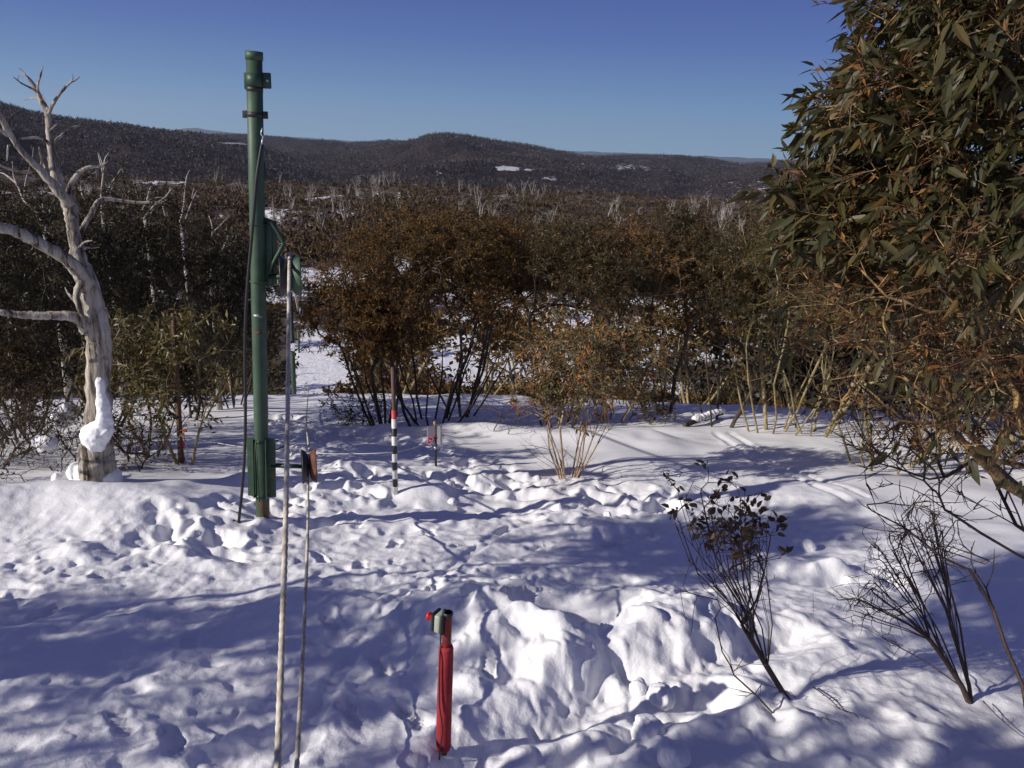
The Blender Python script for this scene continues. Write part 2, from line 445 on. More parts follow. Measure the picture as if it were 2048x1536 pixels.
def mat_snow_f():
    m, nt, b = newmat('snow')
    c = coord(nt)
    n1 = noise(nt, 2.2, 5, .6, c); r = ramp(nt, n1.outputs[0], [(.3, (.80, .81, .84)), (.7, (.88, .88, .89))])
    nt.links.new(r.outputs[0], b.inputs['Base Color'])
    b.inputs['Roughness'].default_value = .62; b.inputs['Specular IOR Level'].default_value = .3
    b.inputs['Subsurface Weight'].default_value = 0.0
    a = noise(nt, 34, 5, .66, c, .0); f = noise(nt, 170, 3, .6, c)
    ad = nt.nodes.new('ShaderNodeMath'); ad.operation = 'MULTIPLY_ADD'; ad.inputs[1].default_value = .16
    nt.links.new(f.outputs[0], ad.inputs[0]); nt.links.new(a.outputs[0], ad.inputs[2])
    bump(nt, b, ad.outputs[0], .5, .014)
    return m
M_SNOW = mat_snow_f()

def mat_valley_f():
    m, nt, b = newmat('valley_snow')
    c = coord(nt)
    n1 = noise(nt, .16, 8, .72, c, .5)
    at = nt.nodes.new('ShaderNodeAttribute'); at.attribute_name = 'brush'
    ad = nt.nodes.new('ShaderNodeMath'); ad.operation = 'ADD'
    nt.links.new(n1.outputs[0], ad.inputs[0]); nt.links.new(at.outputs['Fac'], ad.inputs[1])
    snowc = (.80, .81, .84)
    r = ramp(nt, ad.outputs[0], [(.50, snowc), (.56, (.10, .075, .05)), (.75, (.05, .038, .028)), (.95, (.06, .045, .03))])
    nt.links.new(r.outputs[0], b.inputs['Base Color']); b.inputs['Roughness'].default_value = .8
    n2 = noise(nt, 1.2, 5, .7, c); bump(nt, b, n2.outputs[0], .6, .3)
    return m
def mat_hill_f():
    m, nt, b = newmat('forested_hill')
    c = coord(nt)
    n1 = noise(nt, .010, 6, .6, c); n2 = noise(nt, .16, 6, .75, c)
    mx = nt.nodes.new('ShaderNodeMath'); mx.operation = 'MULTIPLY_ADD'; mx.inputs[1].default_value = .55
    nt.links.new(n1.outputs[0], mx.inputs[0])
    hf = nt.nodes.new('ShaderNodeMath'); hf.operation = 'MULTIPLY'; hf.inputs[1].default_value = .5
    nt.links.new(n2.outputs[0], hf.inputs[0]); nt.links.new(hf.outputs[0], mx.inputs[2])
    r = ramp(nt, mx.outputs[0], [(.36, (.020, .017, .020)), (.50, (.036, .028, .031)), (.62, (.060, .046, .046)), (.74, (.11, .088, .084))])
    at = nt.nodes.new('ShaderNodeAttribute'); at.attribute_name = 'snowy'
    n3 = noise(nt, .075, 6, .75, coord(nt, 'Object', (1, 1, 1)))
    ad = nt.nodes.new('ShaderNodeMath'); ad.operation = 'ADD'
    nt.links.new(n3.outputs[0], ad.inputs[0]); nt.links.new(at.outputs['Fac'], ad.inputs[1])
    s = ramp(nt, ad.outputs[0], [(.86, (0, 0, 0)), (.92, (1, 1, 1))])
    mc = nt.nodes.new('ShaderNodeMix'); mc.data_type = 'RGBA'
    nt.links.new(s.outputs[0], mc.inputs[0]); nt.links.new(r.outputs[0], mc.inputs[6]); mc.inputs[7].default_value = (.72, .73, .77, 1)
    nt.links.new(mc.outputs[2], b.inputs['Base Color']); b.inputs['Roughness'].default_value = .95
    b.inputs['Specular IOR Level'].default_value = .1
    bump(nt, b, n2.outputs[0], 1.0, 6.0)
    return m

OLIVE = [(0, (.030, .030, .012)), (.35, (.050, .046, .016)), (.62, (.078, .058, .020)), (.82, (.10, .055, .018)), (1, (.15, .075, .022))]
M_LEAF_BROWN = mat_leaf('leaf_brown_olive', [(0, (.048, .034, .010)), (.4, (.094, .059, .014)), (.7, (.142, .077, .015)), (1, (.20, .094, .018))], .6, .2, (.16, .08, .02))
M_LEAF_RUSSET = mat_leaf('leaf_russet', [(0, (.050, .032, .010)), (.4, (.100, .058, .014)), (.7, (.155, .078, .015)), (1, (.23, .10, .018))], .6, .22, (.20, .09, .02))
M_LEAF_DARK = mat_leaf('leaf_dark', [(0, (.016, .018, .008)), (.5, (.030, .030, .013)), (.8, (.052, .040, .016)), (1, (.085, .055, .02))], .5, .12, (.07, .06, .015))
M_LEAF_OLIVE = mat_leaf('leaf_olive', OLIVE, .45, .2, (.16, .11, .03))
M_LEAF_BIG = mat_leaf('leaf_broad', [(0, (.030, .031, .013)), (.5, (.050, .049, .020)), (.85, (.072, .060, .022)), (.97, (.09, .066, .022)), (1, (.12, .07, .02))], .5, .2, (.15, .12, .03))
M_LEAF_LIT = mat_leaf('leaf_yellow_green', [(0, (.045, .048, .018)), (.5, (.085, .080, .030)), (1, (.17, .12, .04))], .42, .2, (.16, .13, .03))
M_LEAF_SHRUB = mat_leaf('leaf_shrub', [(0, (.070, .078, .036)), (.5, (.145, .14, .065)), (.72, (.20, .14, .05)), (.86, (.36, .15, .035)), (1, (.50, .17, .035))], .45, .25, (.25, .13, .04))
M_BARK_DEAD = mat_bark('dead_wood', [(.38, (.05, .036, .026)), (.44, (.26, .22, .17)), (.50, (.46, .41, .34)), (.60, (.66, .61, .53))], (7, 7, .8), 2.0, 1.0, .06)
M_BARK_SNAG = mat_bark('pale_dead_wood', [(.3, (.18, .15, .13)), (.6, (.46, .42, .37))], (4, 4, 1), 3, .6, .02)
M_BARK_BROWN = mat_bark('brown_bark', [(.3, (.025, .018, .012)), (.55, (.065, .048, .032)), (.75, (.14, .11, .075))], (5, 5, 1.5), 5, .7, .012)
M_BARK_YEL = mat_bark('yellow_bark', [(.3, (.10, .07, .03)), (.5, (.24, .19, .09)), (.7, (.42, .36, .20))], (5, 5, 1.2), 4, .6, .01)
M_BARK_PEEL = mat_bark('peeling_bark', [(.32, (.05, .032, .018)), (.5, (.17, .11, .05)), (.58, (.42, .25, .08)), (.75, (.34, .30, .20))], (6, 6, 1.6), 3.2, .6, .01)
M_BARK_TAN = mat_bark('tan_bark', [(.3, (.17, .10, .055)), (.5, (.36, .25, .16)), (.75, (.55, .44, .32))], (6, 6, 1.5), 5, .5, .008)
M_BARK_TWIG = mat_bark('twig_bark', [(.3, (.035, .022, .018)), (.6, (.085, .055, .042)), (.8, (.16, .10, .06))], (8, 8, 3), 6, .5, .006)

# ------------------------------------------------------------------ the ground sheet
SNOWY = [(1015, 337, 1.1, .0035, .55), (1100, 357, 1.0, .004, .38), (880, 347, .5, .0018, .5), (1060, 340, .5, .002, .45), (1270, 335, 1.6, .006, .33), (1500, 372, 2.6, .011, .30), (1600, 345, 2.5, .010, .27), (470, 287, 1.4, .0016, .45), (1180, 330, 2.0, .008, .24), (1720, 350, 2, .008, .2), (1390, 335, 1.5, .004, .25)]
def snowy_amount(x, y, z):
    azv = np.degrees(np.arctan2(x, y)); el = z / np.hypot(x, y); s = np.zeros(len(x))
    for (px, py, wa, we, amt) in SNOWY:
        a, e = pix_az_el(px, py)
        s += amt * np.exp(-((azv - a) / wa) ** 4 - ((el - e) / we) ** 4)
    return s
def build_terrain():
    az = np.concatenate([np.arange(-180, -48, 4.0), np.arange(-48, -38, .6), np.arange(-38, 38, .13), np.arange(38, 48, .6), np.arange(48, 180, 4.0)])
    rs = [0.25]
    while rs[-1] < 2.4: rs.append(rs[-1] * 1.06)
    while rs[-1] < 8: rs.append(rs[-1] * 1.0044)
    while rs[-1] < 14: rs.append(rs[-1] * 1.0062)
    while rs[-1] < 30: rs.append(rs[-1] * 1.010)
    while rs[-1] < 700: rs.append(rs[-1] * 1.022)
    while rs[-1] < 6000: rs.append(rs[-1] * 1.016)
    rs = np.array(rs)
    i1 = int(np.searchsorted(rs, 45)); i2 = int(np.searchsorted(rs, 450))
    A, RR = np.meshgrid(np.radians(az), rs)
    X = RR * np.sin(A); Y = RR * np.cos(A)
    Z = ground_z(X.ravel(), Y.ravel()).reshape(X.shape)
    na = len(az)
    def part(name, a, b, mat, label_attr=None, hole=False):
        V = np.stack([X[a:b + 1], Y[a:b + 1], Z[a:b + 1]], -1).reshape(-1, 3)
        n = b - a
        i = np.arange(n)[:, None] * na; j = np.arange(na)[None, :]; j2 = (j + 1) % na
        q = np.stack([i + j, i + na + j, i + na + j2, i + j2], -1).reshape(-1, 4)
        t = None
        if hole:
            V = np.vstack([V, [0, 0, gz(0, 0)]]); c = len(V) - 1
            t = np.stack([np.full(na, c), np.arange(na), (np.arange(na) + 1) % na], -1)
        me = mesh_np(name, V, q, t)
        o = link(name, me, mat); tag(o, kind='structure'); return o, V
    o, V = part('snow_ground', 0, i1, M_SNOW, hole=True)
    o, V = part('valley', i1, i2, mat_valley_f())
    br = np.clip(brush_density(V[:, 0], V[:, 1]) * .34 - .12, -.3, .4)
    at = o.data.attributes.new('brush', 'FLOAT', 'POINT'); at.data.foreach_set('value', br.astype(np.float32))
    o, V = part('hills', i2, len(rs) - 1, mat_hill_f())
    s = snowy_amount(V[:, 0], V[:, 1], V[:, 2])
    at = o.data.attributes.new('snowy', 'FLOAT', 'POINT'); at.data.foreach_set('value', s.astype(np.float32))

RUN_AZ = pix_az_el(648, 735)[0]
def brush_density(x, y):
    """0 open snow .. 1 solid scrub, for the ground beyond the crest"""
    r = np.hypot(x, y); az = np.degrees(np.arctan2(x, y))
    d = .62 + .5 * fbm(x / 26, y / 26, 201, 3) + .35 * sstep(130, 260, r)
    # ski run down beside the tow, and the open snow field to its right
    run = np.exp(-((az - RUN_AZ) / 2.3) ** 4) * (1 - sstep(66, 84, r))
    fld = np.exp(-((az - 5.5) / 8.5) ** 4) * np.exp(-((r - 56) / 20) ** 4)
    fld2 = np.exp(-((az + 6.0) / 5.0) ** 4) * np.exp(-((r - 54) / 14) ** 4)
    d = d - 1.2 * run - (.85 + .35 * fbm(x / 9, y / 9, 207, 2)) * fld - (.6 + .4 * fbm(x / 8, y / 8, 209, 2)) * fld2
    return np.clip(d, 0, 1)
build_terrain()

# ------------------------------------------------------------------ leaves and branches
def leaves_np(mb, pos, dr, nr, L, W, hero=False, curl=.12):
    n = len(pos)
    if n == 0: return
    dr = dr / (np.linalg.norm(dr, axis=1, keepdims=True) + 1e-9)
    sd = np.cross(dr, nr); sd /= (np.linalg.norm(sd, axis=1, keepdims=True) + 1e-9)
    nn = np.cross(sd, dr)
    L = L[:, None]; W = W[:, None]
    if not hero:
        a = pos; b = pos + dr * L * .42 + sd * W * .5 + nn * W * curl; c = pos + dr * L - nn * L * .08; d = pos + dr * L * .42 - sd * W * .5 + nn * W * curl
        V = np.stack([a, b, c, d], 1).reshape(-1, 3)
        q = np.arange(n)[:, None] * 4 + np.array([0, 1, 2, 3])[None]
        mb.add(V, q)
    else:
        def pt(t, s, dz): return pos + dr * L * t + sd * (W * s + L * .10 * (4 * t * (1 - t)) - L * .03) + nn * (dz * W) - np.array([0, 0, 1.]) * L * .12 * t * t
        V = np.stack([pos, pt(.13, .04, 0), pt(.36, .5, .10), pt(.36, 0, 0), pt(.36, -.5, .10), pt(.70, .42, .06), pt(.70, 0, -.05), pt(.70, -.42, .06), pt(1.0, 0, -.1)], 1).reshape(-1, 3)
        o = np.arange(n)[:, None] * 9
        q = np.concatenate([o + np.array([[2, 3, 6, 5]]), o + np.array([[3, 4, 7, 6]])])
        t = np.concatenate([o + np.array([[0, 1, 1 + 2]]) * 0 + np.array([[1, 3, 2]]), o + np.array([[1, 4, 3]]), o + np.array([[5, 6, 8]]), o + np.array([[6, 7, 8]])])
        # petiole
        V2 = V.copy()
        mb.add(V2, q, t)

def skeleton(rng, stems, tips, attach_from=0.0, angw=.8, jit=.06, attach=False):
    """stems: list of polylines (lists of Vector), tips: (N,3). Returns positions, parents, is_tip"""
    pos = []; par = []; dr = []; root = []
    for st in stems:
        prev = -1
        if pos:
            dd0 = np.linalg.norm(np.array(pos) - np.array(tuple(st[0])), axis=1)
            if dd0.min() < .02 and attach: prev = int(dd0.argmin()); st = st[1:]
        for i, p in enumerate(st):
            p = np.array(tuple(p))
            d = (p - pos[prev]) if prev >= 0 else (np.array(tuple(st[min(1, len(st) - 1)])) - p)
            d = d / (np.linalg.norm(d) + 1e-9)
            pos.append(p); par.append(prev); dr.append(d); root.append(i / max(1, len(st) - 1) < attach_from)
            prev = len(pos) - 1
    base = np.mean([p for p, q in zip(pos, par) if q < 0], axis=0)
    tips = np.asarray(tips); order = np.argsort(np.linalg.norm(tips - base, axis=1) + np.array([rng.uniform(0, .35) for _ in tips]))
    cap = len(pos) + len(tips) * 9 + 10
    PA = np.zeros((cap, 3)); DA = np.zeros((cap, 3)); OK = np.zeros(cap, bool); n = len(pos)
    PA[:n] = pos; DA[:n] = dr; OK[:n] = [not r for r in root]
    tipidx = []
    for ti in order:
        t = tips[ti]
        v = t - PA[:n]; L = np.linalg.norm(v, axis=1) + 1e-9
        ca = np.einsum('ij,ij->i', v, DA[:n]) / L
        cost = L * (1 + angw * (1 - ca)) + (~OK[:n]) * 99
        j = int(np.argmin(cost)); p0 = PA[j].copy(); Lj = L[j]; d0 = DA[j]
        m = max(2, min(8, int(Lj / .13)))
        c = p0 + d0 * Lj * .45
        prev = j; last = p0
        for k in range(1, m + 1):
            s = k / m
            q = (1 - s) ** 2 * p0 + 2 * s * (1 - s) * c + s * s * t
            if k < m: q = q + np.array([rng.gauss(0, 1) for _ in range(3)]) * jit * Lj / m
            d = q - last; d /= (np.linalg.norm(d) + 1e-9)
            PA[n] = q; DA[n] = d; OK[n] = True; par.append(prev); prev = n; last = q; n += 1
            if n >= cap - 2: break
        tipidx.append(prev)
        if n >= cap - 10: break
    return PA[:n], np.array(par[:n]), DA[:n], np.array(tipidx)

def radii(par, n, rt, e=2.3):
    acc = np.zeros(n); r = np.zeros(n)
    for i in range(n - 1, -1, -1):
        r[i] = max(rt, acc[i] ** (1 / e)) if acc[i] > 0 else rt
        if par[i] >= 0: acc[par[i]] += r[i] ** e
    return r
def branch_mesh(mb, pos, par, rad, rmin=0.0, kmax=8, flare=None):
    n = len(pos); ch = [[] for _ in range(n)]
    for i in range(n):
        if par[i] >= 0: ch[par[i]].append(i)
    start = [(-1, i) for i in range(n) if par[i] < 0]
    while start:
        p, i = start.pop()
        pts = []; rr = []
        if p >= 0: pts.append(pos[p]); rr.append(min(rad[p], rad[i] * 1.15))
        cur = i
        while True:
            pts.append(pos[cur]); rr.append(rad[cur])
            if not ch[cur]: break
            kids = sorted(ch[cur], key=lambda c: -rad[c])
            for k in kids[1:]: start.append((cur, k))
            cur = kids[0]
        if len(pts) < 2 or max(rr) < rmin: continue
        rr[-1] = rr[-1] * .6
        R0 = max(rr); k = 3 if R0 < .006 else (4 if R0 < .012 else (6 if R0 < .03 else kmax))
        mb.tube(pts, rr, k, cap=False)

def crown_tips(rng, n, c, ax, clumps=0, csp=.3, shell=.6, zmin=-1e9):
    """points in an ellipsoid, thick near its shell, gathered in clumps"""
    out = []
    cl = []
    for _ in range(clumps):
        while True:
            v = np.array([rng.gauss(0, 1) for _ in range(3)]); v /= np.linalg.norm(v)
            if v[2] > -.55: break
        cl.append(v * rng.uniform(.55, .95))
    while len(out) < n:
        if clumps and rng.random() < .8:
            v = rng.choice(cl) + np.array([rng.gauss(0, csp) for _ in range(3)])
        else:
            v = np.array([rng.gauss(0, 1) for _ in range(3)]); v /= np.linalg.norm(v); v *= rng.uniform(0, 1) ** (1 - shell)
        p = np.array(c) + v * np.array(ax)
        if p[2] > zmin: out.append(p)
    return np.array(out)

def spray(nrng, mbB, mbL, tips, tdir, ntw, tlen, nl, L, W, hero=False, droop=.35, twr=.0022, out_c=None, spread=.8, up=.25, twigs=True, bias=(0, 0, 0)):
    """twigs with leaves at each tip"""
    pp = []; dd = []; nn = []
    for p, d in zip(tips, tdir):
        for k in range(ntw):
            v = d + nrng.normal(0, spread, 3); v[2] += up
            v /= np.linalg.norm(v); ln = tlen * nrng.uniform(.5, 1.25)
            e = p + v * ln; mid = p + v * ln * .5 + nrng.normal(0, .04, 3) * ln
            if twigs: mbB.tube([p, mid, e], [twr * 1.4, twr, twr * .5], 3, cap=False)
            m = nl
            ts = nrng.uniform(.15, 1.0, m); ts[:1] = 1.0
            for t in ts:
                q = p + v * ln * t
                ld = v * .55 + nrng.normal(0, .62 if not hero else .42, 3) + np.array(bias); ld[2] -= droop
                pp.append(q); dd.append(ld); nn.append(nrng.normal(0, 1, 3) + np.array([0, 0, .9]))
    if not pp: return
    n = len(pp); s = nrng.uniform(.65, 1.25, n)
    leaves_np(mbL, np.array(pp), np.array(dd), np.array(nn), L * s, W * s * nrng.uniform(.8, 1.2, n), hero)

def gum(name, seed, H, Wd, nst, ntips, leafmat, barkmat, label, cat='tree', group=None, loc=(0, 0, 0), rz=0, crown_h=.62, crown_c=.70, leafL=.085, leafW=.026,
        ntw=4, nl=4, lean=(0, 0), clumps=12, rt=.0045, tlen=.20, hero=False, base_sp=.18, zlow=.36, twigH=.0, skirt=0, jit=.04, expo=2.35, csp=.22, sprd=(.16, .34), sh=(.36, .52), rmin=.0):
    """a many-stemmed snow gum: > trunk (stems and branches), crown (leaves)"""
    rng = random.Random(seed); nrng = np.random.default_rng(seed)
    cx, cy = lean[0] * H, lean[1] * H
    tips = crown_tips(rng, ntips, (cx, cy, H * crown_c), (Wd / 2, Wd / 2, H * crown_h / 2), clumps, csp, .62, H * zlow)
    stems = []
    for k in range(nst):
        a = 2 * math.pi * (k + rng.uniform(-.3, .3)) / nst; b = base_sp * rng.uniform(.3, 1)
        p0 = Vector((math.cos(a) * b, math.sin(a) * b, -.15)); o = Vector((math.cos(a), math.sin(a), 0))
        h1 = H * rng.uniform(*sh); sp = Wd * rng.uniform(*sprd)
        p3 = p0 + o * sp + Vector((cx * .4, cy * .4, h1))
        p1 = p0.lerp(p3, .33) + Vector((rng.gauss(0, .03), rng.gauss(0, .03), 0)) * H * .3 + o * sp * .05; p2 = p0.lerp(p3, .66) + Vector((rng.gauss(0, .03), rng.gauss(0, .03), 0)) * H * .3 + o * sp * .05
        stems.append([p0, p1, p2, p3])
    pos, par, dr, ti = skeleton(rng, stems, tips, .25, .9, jit * 2.0)
    rad = radii(par, len(pos), rt, expo)
    if rmin: rad[:nst * 4] = np.maximum(rad[:nst * 4], np.tile([rmin * 1.15, rmin, rmin * .9, rmin * .7], nst))
    mbB = MB(); branch_mesh(mbB, pos, par, rad)
    mbL = MB()
    spray(nrng, mbB, mbL, pos[ti], dr[ti], ntw, tlen, nl, leafL, leafW, hero)
    if skirt:   # small bare shoots low on the stems
        lo = [i for i in range(len(pos)) if pos[i][2] < H * .45 and pos[i][2] > .05]
        for _ in range(skirt):
            i = rng.choice(lo); v = np.array([rng.gauss(0, .7), rng.gauss(0, .7), rng.uniform(.2, 1.1)]); v /= np.linalg.norm(v); l = rng.uniform(.25, .8)
            m1 = pos[i] + v * l * .5 + nrng.normal(0, .03, 3); e = pos[i] + v * l + np.array([0, 0, .06])
            mbB.tube([pos[i], m1, e], [.006, .004, .0015], 3, cap=False)
            for s in range(rng.randint(1, 3)):
                w = v + nrng.normal(0, .5, 3); mbB.tube([m1, m1 + w * l * .35], [.003, .0012], 3, cap=False)
    root = empty(name, loc, rz, label, cat, group)
    mbB.build('trunk', barkmat, root)
    if mbL.n: mbL.build('crown', leafmat, root, smooth=False)
    return root

def place(o, px, py, rz=None, sc=None):
    g = GP(px, py, .03); o.location = g
    if rz is not None: o.rotation_euler.z = rz
    if sc: o.scale = (sc, sc, sc)
    return o
def at_xy(o, x, y, rz=0, sc=1, sz=None):
    o.location = (x, y, gz(x, y) - .05 * sc); o.rotation_euler.z = rz; o.scale = (sc, sc, sz or sc); return o
def px_xy(px, d):     # ground position in direction of photo column px (at mid height) at forward distance d
    v = ray(px, 800); return v[0] / v[1] * d, d

# ================================================================== TOW POLE AND ROPES
def mat_green_paint():
    m, nt, b = newmat('green_paint')
    c = coord(nt)
    n = noise(nt, 5, 6, .65, c); r = ramp(nt, n.outputs[0], [(.3, (.026, .058, .034)), (.55, (.042, .086, .050)), (.75, (.072, .120, .068))])
    n2 = noise(nt, 3.1, 7, .7, coord(nt, 'Object', (1, 1, .55))); rr = ramp(nt, n2.outputs[0], [(.62, (0, 0, 0)), (.67, (1, 1, 1))])
    mc = nt.nodes.new('ShaderNodeMix'); mc.data_type = 'RGBA'
    nt.links.new(rr.outputs[0], mc.inputs[0]); nt.links.new(r.outputs[0], mc.inputs[6]); mc.inputs[7].default_value = (.20, .075, .025, 1)
    n4 = noise(nt, 22, 5, .7, c); r4 = ramp(nt, n4.outputs[0], [(.66, (0, 0, 0)), (.72, (.6, .6, .6))])
    sx = nt.nodes.new('ShaderNodeSeparateXYZ'); nt.links.new(c, sx.inputs[0])      # rust creeping up from the foot
    mr = nt.nodes.new('ShaderNodeMapRange'); _fz = GP(525, 1045).z; mr.inputs[1].default_value = _fz - .1; mr.inputs[2].default_value = _fz + .6; mr.inputs[3].default_value = .115; mr.inputs[4].default_value = 0
    nt.links.new(sx.outputs['Z'], mr.inputs[0]); ad = nt.nodes.new('ShaderNodeMath'); nt.links.new(mr.outputs[0], ad.inputs[0]); nt.links.new(n2.outputs[0], ad.inputs[1])
    nt.links.new(ad.outputs[0], rr.inputs[0])
    m2 = nt.nodes.new('ShaderNodeMix'); m2.data_type = 'RGBA'
    nt.links.new(r4.outputs[0], m2.inputs[0]); nt.links.new(mc.outputs[2], m2.inputs[6]); m2.inputs[7].default_value = (.16, .19, .10, 1)
    nt.links.new(m2.outputs[2], b.inputs['Base Color'])
    b.inputs['Roughness'].default_value = .55
    n3 = noise(nt, 60, 3, .6, c); bump(nt, b, n3.outputs[0], .25, .003)
    return m
M_GREEN = mat_green_paint()
M_GREEN_D = mat_plain('dark_green_paint', (.018, .05, .030), .5, 0, .35, 10)
M_RUST = mat_plain('rusty_steel', (.15, .055, .03), .85, 0, .5, 14, .6, .006, [(.3, (.05, .025, .02)), (.55, (.15, .055, .03)), (.75, (.26, .10, .05))])
M_BLACKM = mat_plain('black_metal', (.02, .02, .022), .5, 0, .3, 20)
M_RUBBER = mat_plain('black_rubber', (.018, .018, .020), .42, 0, .2, 30)
M_GALV = mat_plain('galvanised_steel', (.42, .43, .44), .4, .6, .2, 30)
M_ROPE = mat_plain('weathered_rope', (.40, .36, .29), .9, 0, .35, 9, .5, .004, [(.32, (.30, .26, .20)), (.5, (.52, .47, .38)), (.7, (.66, .62, .53))])
M_CORD = mat_plain('white_cord', (.6, .6, .58), .8, 0, .1, 20)

def rope_mesh(mb, pts, rad, strands=3, lay=.055, step=.011, k=9):
    pts = [np.array(tuple(p)) for p in pts]
    D = [0]
    for a, b in zip(pts[:-1], pts[1:]): D.append(D[-1] + np.linalg.norm(b - a))
    n = int(D[-1] / step) + 2; s = np.linspace(0, D[-1], n)
    Q = np.stack([np.interp(s, D, [p[i] for p in pts]) for i in range(3)], -1)
    T = np.gradient(Q, axis=0); T /= np.linalg.norm(T, axis=1, keepdims=True)
    a = np.array([1., 0, 0]); U = a - T * (T @ a)[:, None]; U /= np.linalg.norm(U, axis=1, keepdims=True); W = np.cross(T, U)
    ang = np.linspace(0, 2 * np.pi, k, endpoint=False)
    tw = s / lay * 2 * np.pi / strands * 3
    th = ang[None, :] + 0 * tw[:, None]
    rr = rad * (1 + .11 * np.cos(strands * (th - tw[:, None] / strands)))
    V = Q[:, None] + U[:, None] * (np.cos(th) * rr)[..., None] + W[:, None] * (np.sin(th) * rr)[..., None]
    i = np.arange(n - 1)[:, None] * k; j = np.arange(k)[None]; j2 = (j + 1) % k
    mb.add(V.reshape(-1, 3), np.stack([i + j, i + j2, i + k + j2, i + k + j], -1).reshape(-1, 4))

def rotz_to(d):
    return Vector(d).to_track_quat('Z', 'Y').to_matrix().to_4x4()

gb = GP(525, 1045)
DP = gb.y                                   # forward distance of the tow pole
def PP(px, py, dd=0.0): return P(px, py, DP + dd)
top = PP(508, 104); foot = PP(526, 1046)
axis = (top - foot).normalized()
def on_axis(py):                            # point of the pole axis at photo height py
    lo, hi = -.2, 1.1
    f = (py - 1046) / (104 - 1046)
    for _ in range(30):
        pass
    # march for the exact height
    best = None
    for k in range(400):
        t = -.1 + 1.2 * k / 399; p = foot.lerp(top, t)
        v = CAMR.to_3x3().transposed() @ p; yy = 768 + F_PX * (v.y / v.z); 
        if best is None or abs(yy - py) < best[0]: best = (abs(yy - py), p)
    return best[1].copy()
RP = 12.9 * (foot - Vector((0, 0, 0))).length / F_PX * .97
pole = empty('tow_pole', foot, 0, 'tall green steel rope tow pole with rust spots standing in the snow left of centre', 'pole')
def OB(mb, name, mat, par=pole, smooth=True):
    o = mb.build(name, mat, par, smooth); o.matrix_parent_inverse = Matrix.Translation(-par.location) if par is pole else Matrix.Identity(4)
    return o
pm = MB(); pm.tube([foot - axis * .5, foot, foot.lerp(top, .25), foot.lerp(top, .5), foot.lerp(top, .75), top], RP, 28)
OB(pm, 'pipe', M_GREEN)
c = MB(); p0, p1 = on_axis(121), on_axis(103); c.tube([p0, p1], RP * 1.09, 28); OB(c, 'cap', M_GREEN)
c = MB(); c.tube([on_axis(174), on_axis(147)], RP * 1.07, 28)
q = on_axis(161); c.box(q + Vector((RP + .035, 0.0, 0)), (.075, .014, .125), None, .01); c.box(q + Vector((-RP - .006, 0, -.01)), (.03, .03, .13), None, .006)
o = OB(c, 'bracket', M_GREEN_D)
for py in (161,):
    c = MB(); c.tube([q + Vector((RP + .045, -.02, 0)), q + Vector((RP + .045, .02, 0))], .012, 6); OB(c, 'bolt', M_GALV)
c = MB(); c.tube([on_axis(184), on_axis(172)], RP * 1.035, 28); OB(c, 'band', M_BLACKM)
def clamp(py, mat=M_BLACKM, h=.04, ear=.05):
    q = on_axis(py); c = MB(); c.tube([q - axis * h / 2, q + axis * h / 2], RP * 1.07, 28)
    for s in (-1, 1): c.box(q + Vector((s * (RP + ear * .3), 0, 0)), (ear, .03, h * 1.5), None, .004)
    return OB(c, 'clamp', mat)
clamp(229); 
def ubolt(py, h=.012):
    q = on_axis(py); c = MB(); pts = []
    for k in range(15):
        a = math.pi + math.pi * k / 14
        pts.append(q + Vector((math.cos(a) * (RP + .008), math.sin(a) * (RP + .008), 0)))
    pts = [pts[0] + Vector((0, .12, 0))] + pts + [pts[-1] + Vector((.0, .12, 0))]
    c.tube(pts, h / 2, 6); return OB(c, 'u_bolt', M_GREEN)
ubolt(447); ubolt(561)
for py in (627, 662):
    q = on_axis(py); c = MB(); c.tube([q + Vector((-.02, -RP - .02, 0)), q + Vector((.05, -RP - .012, -.01))], .008, 6)
    c.box(q + Vector((.0, -RP - .005, 0)), (.05, .012, .02), None, .003); OB(c, 'bolt', M_GALV if py < 650 else M_RUST)
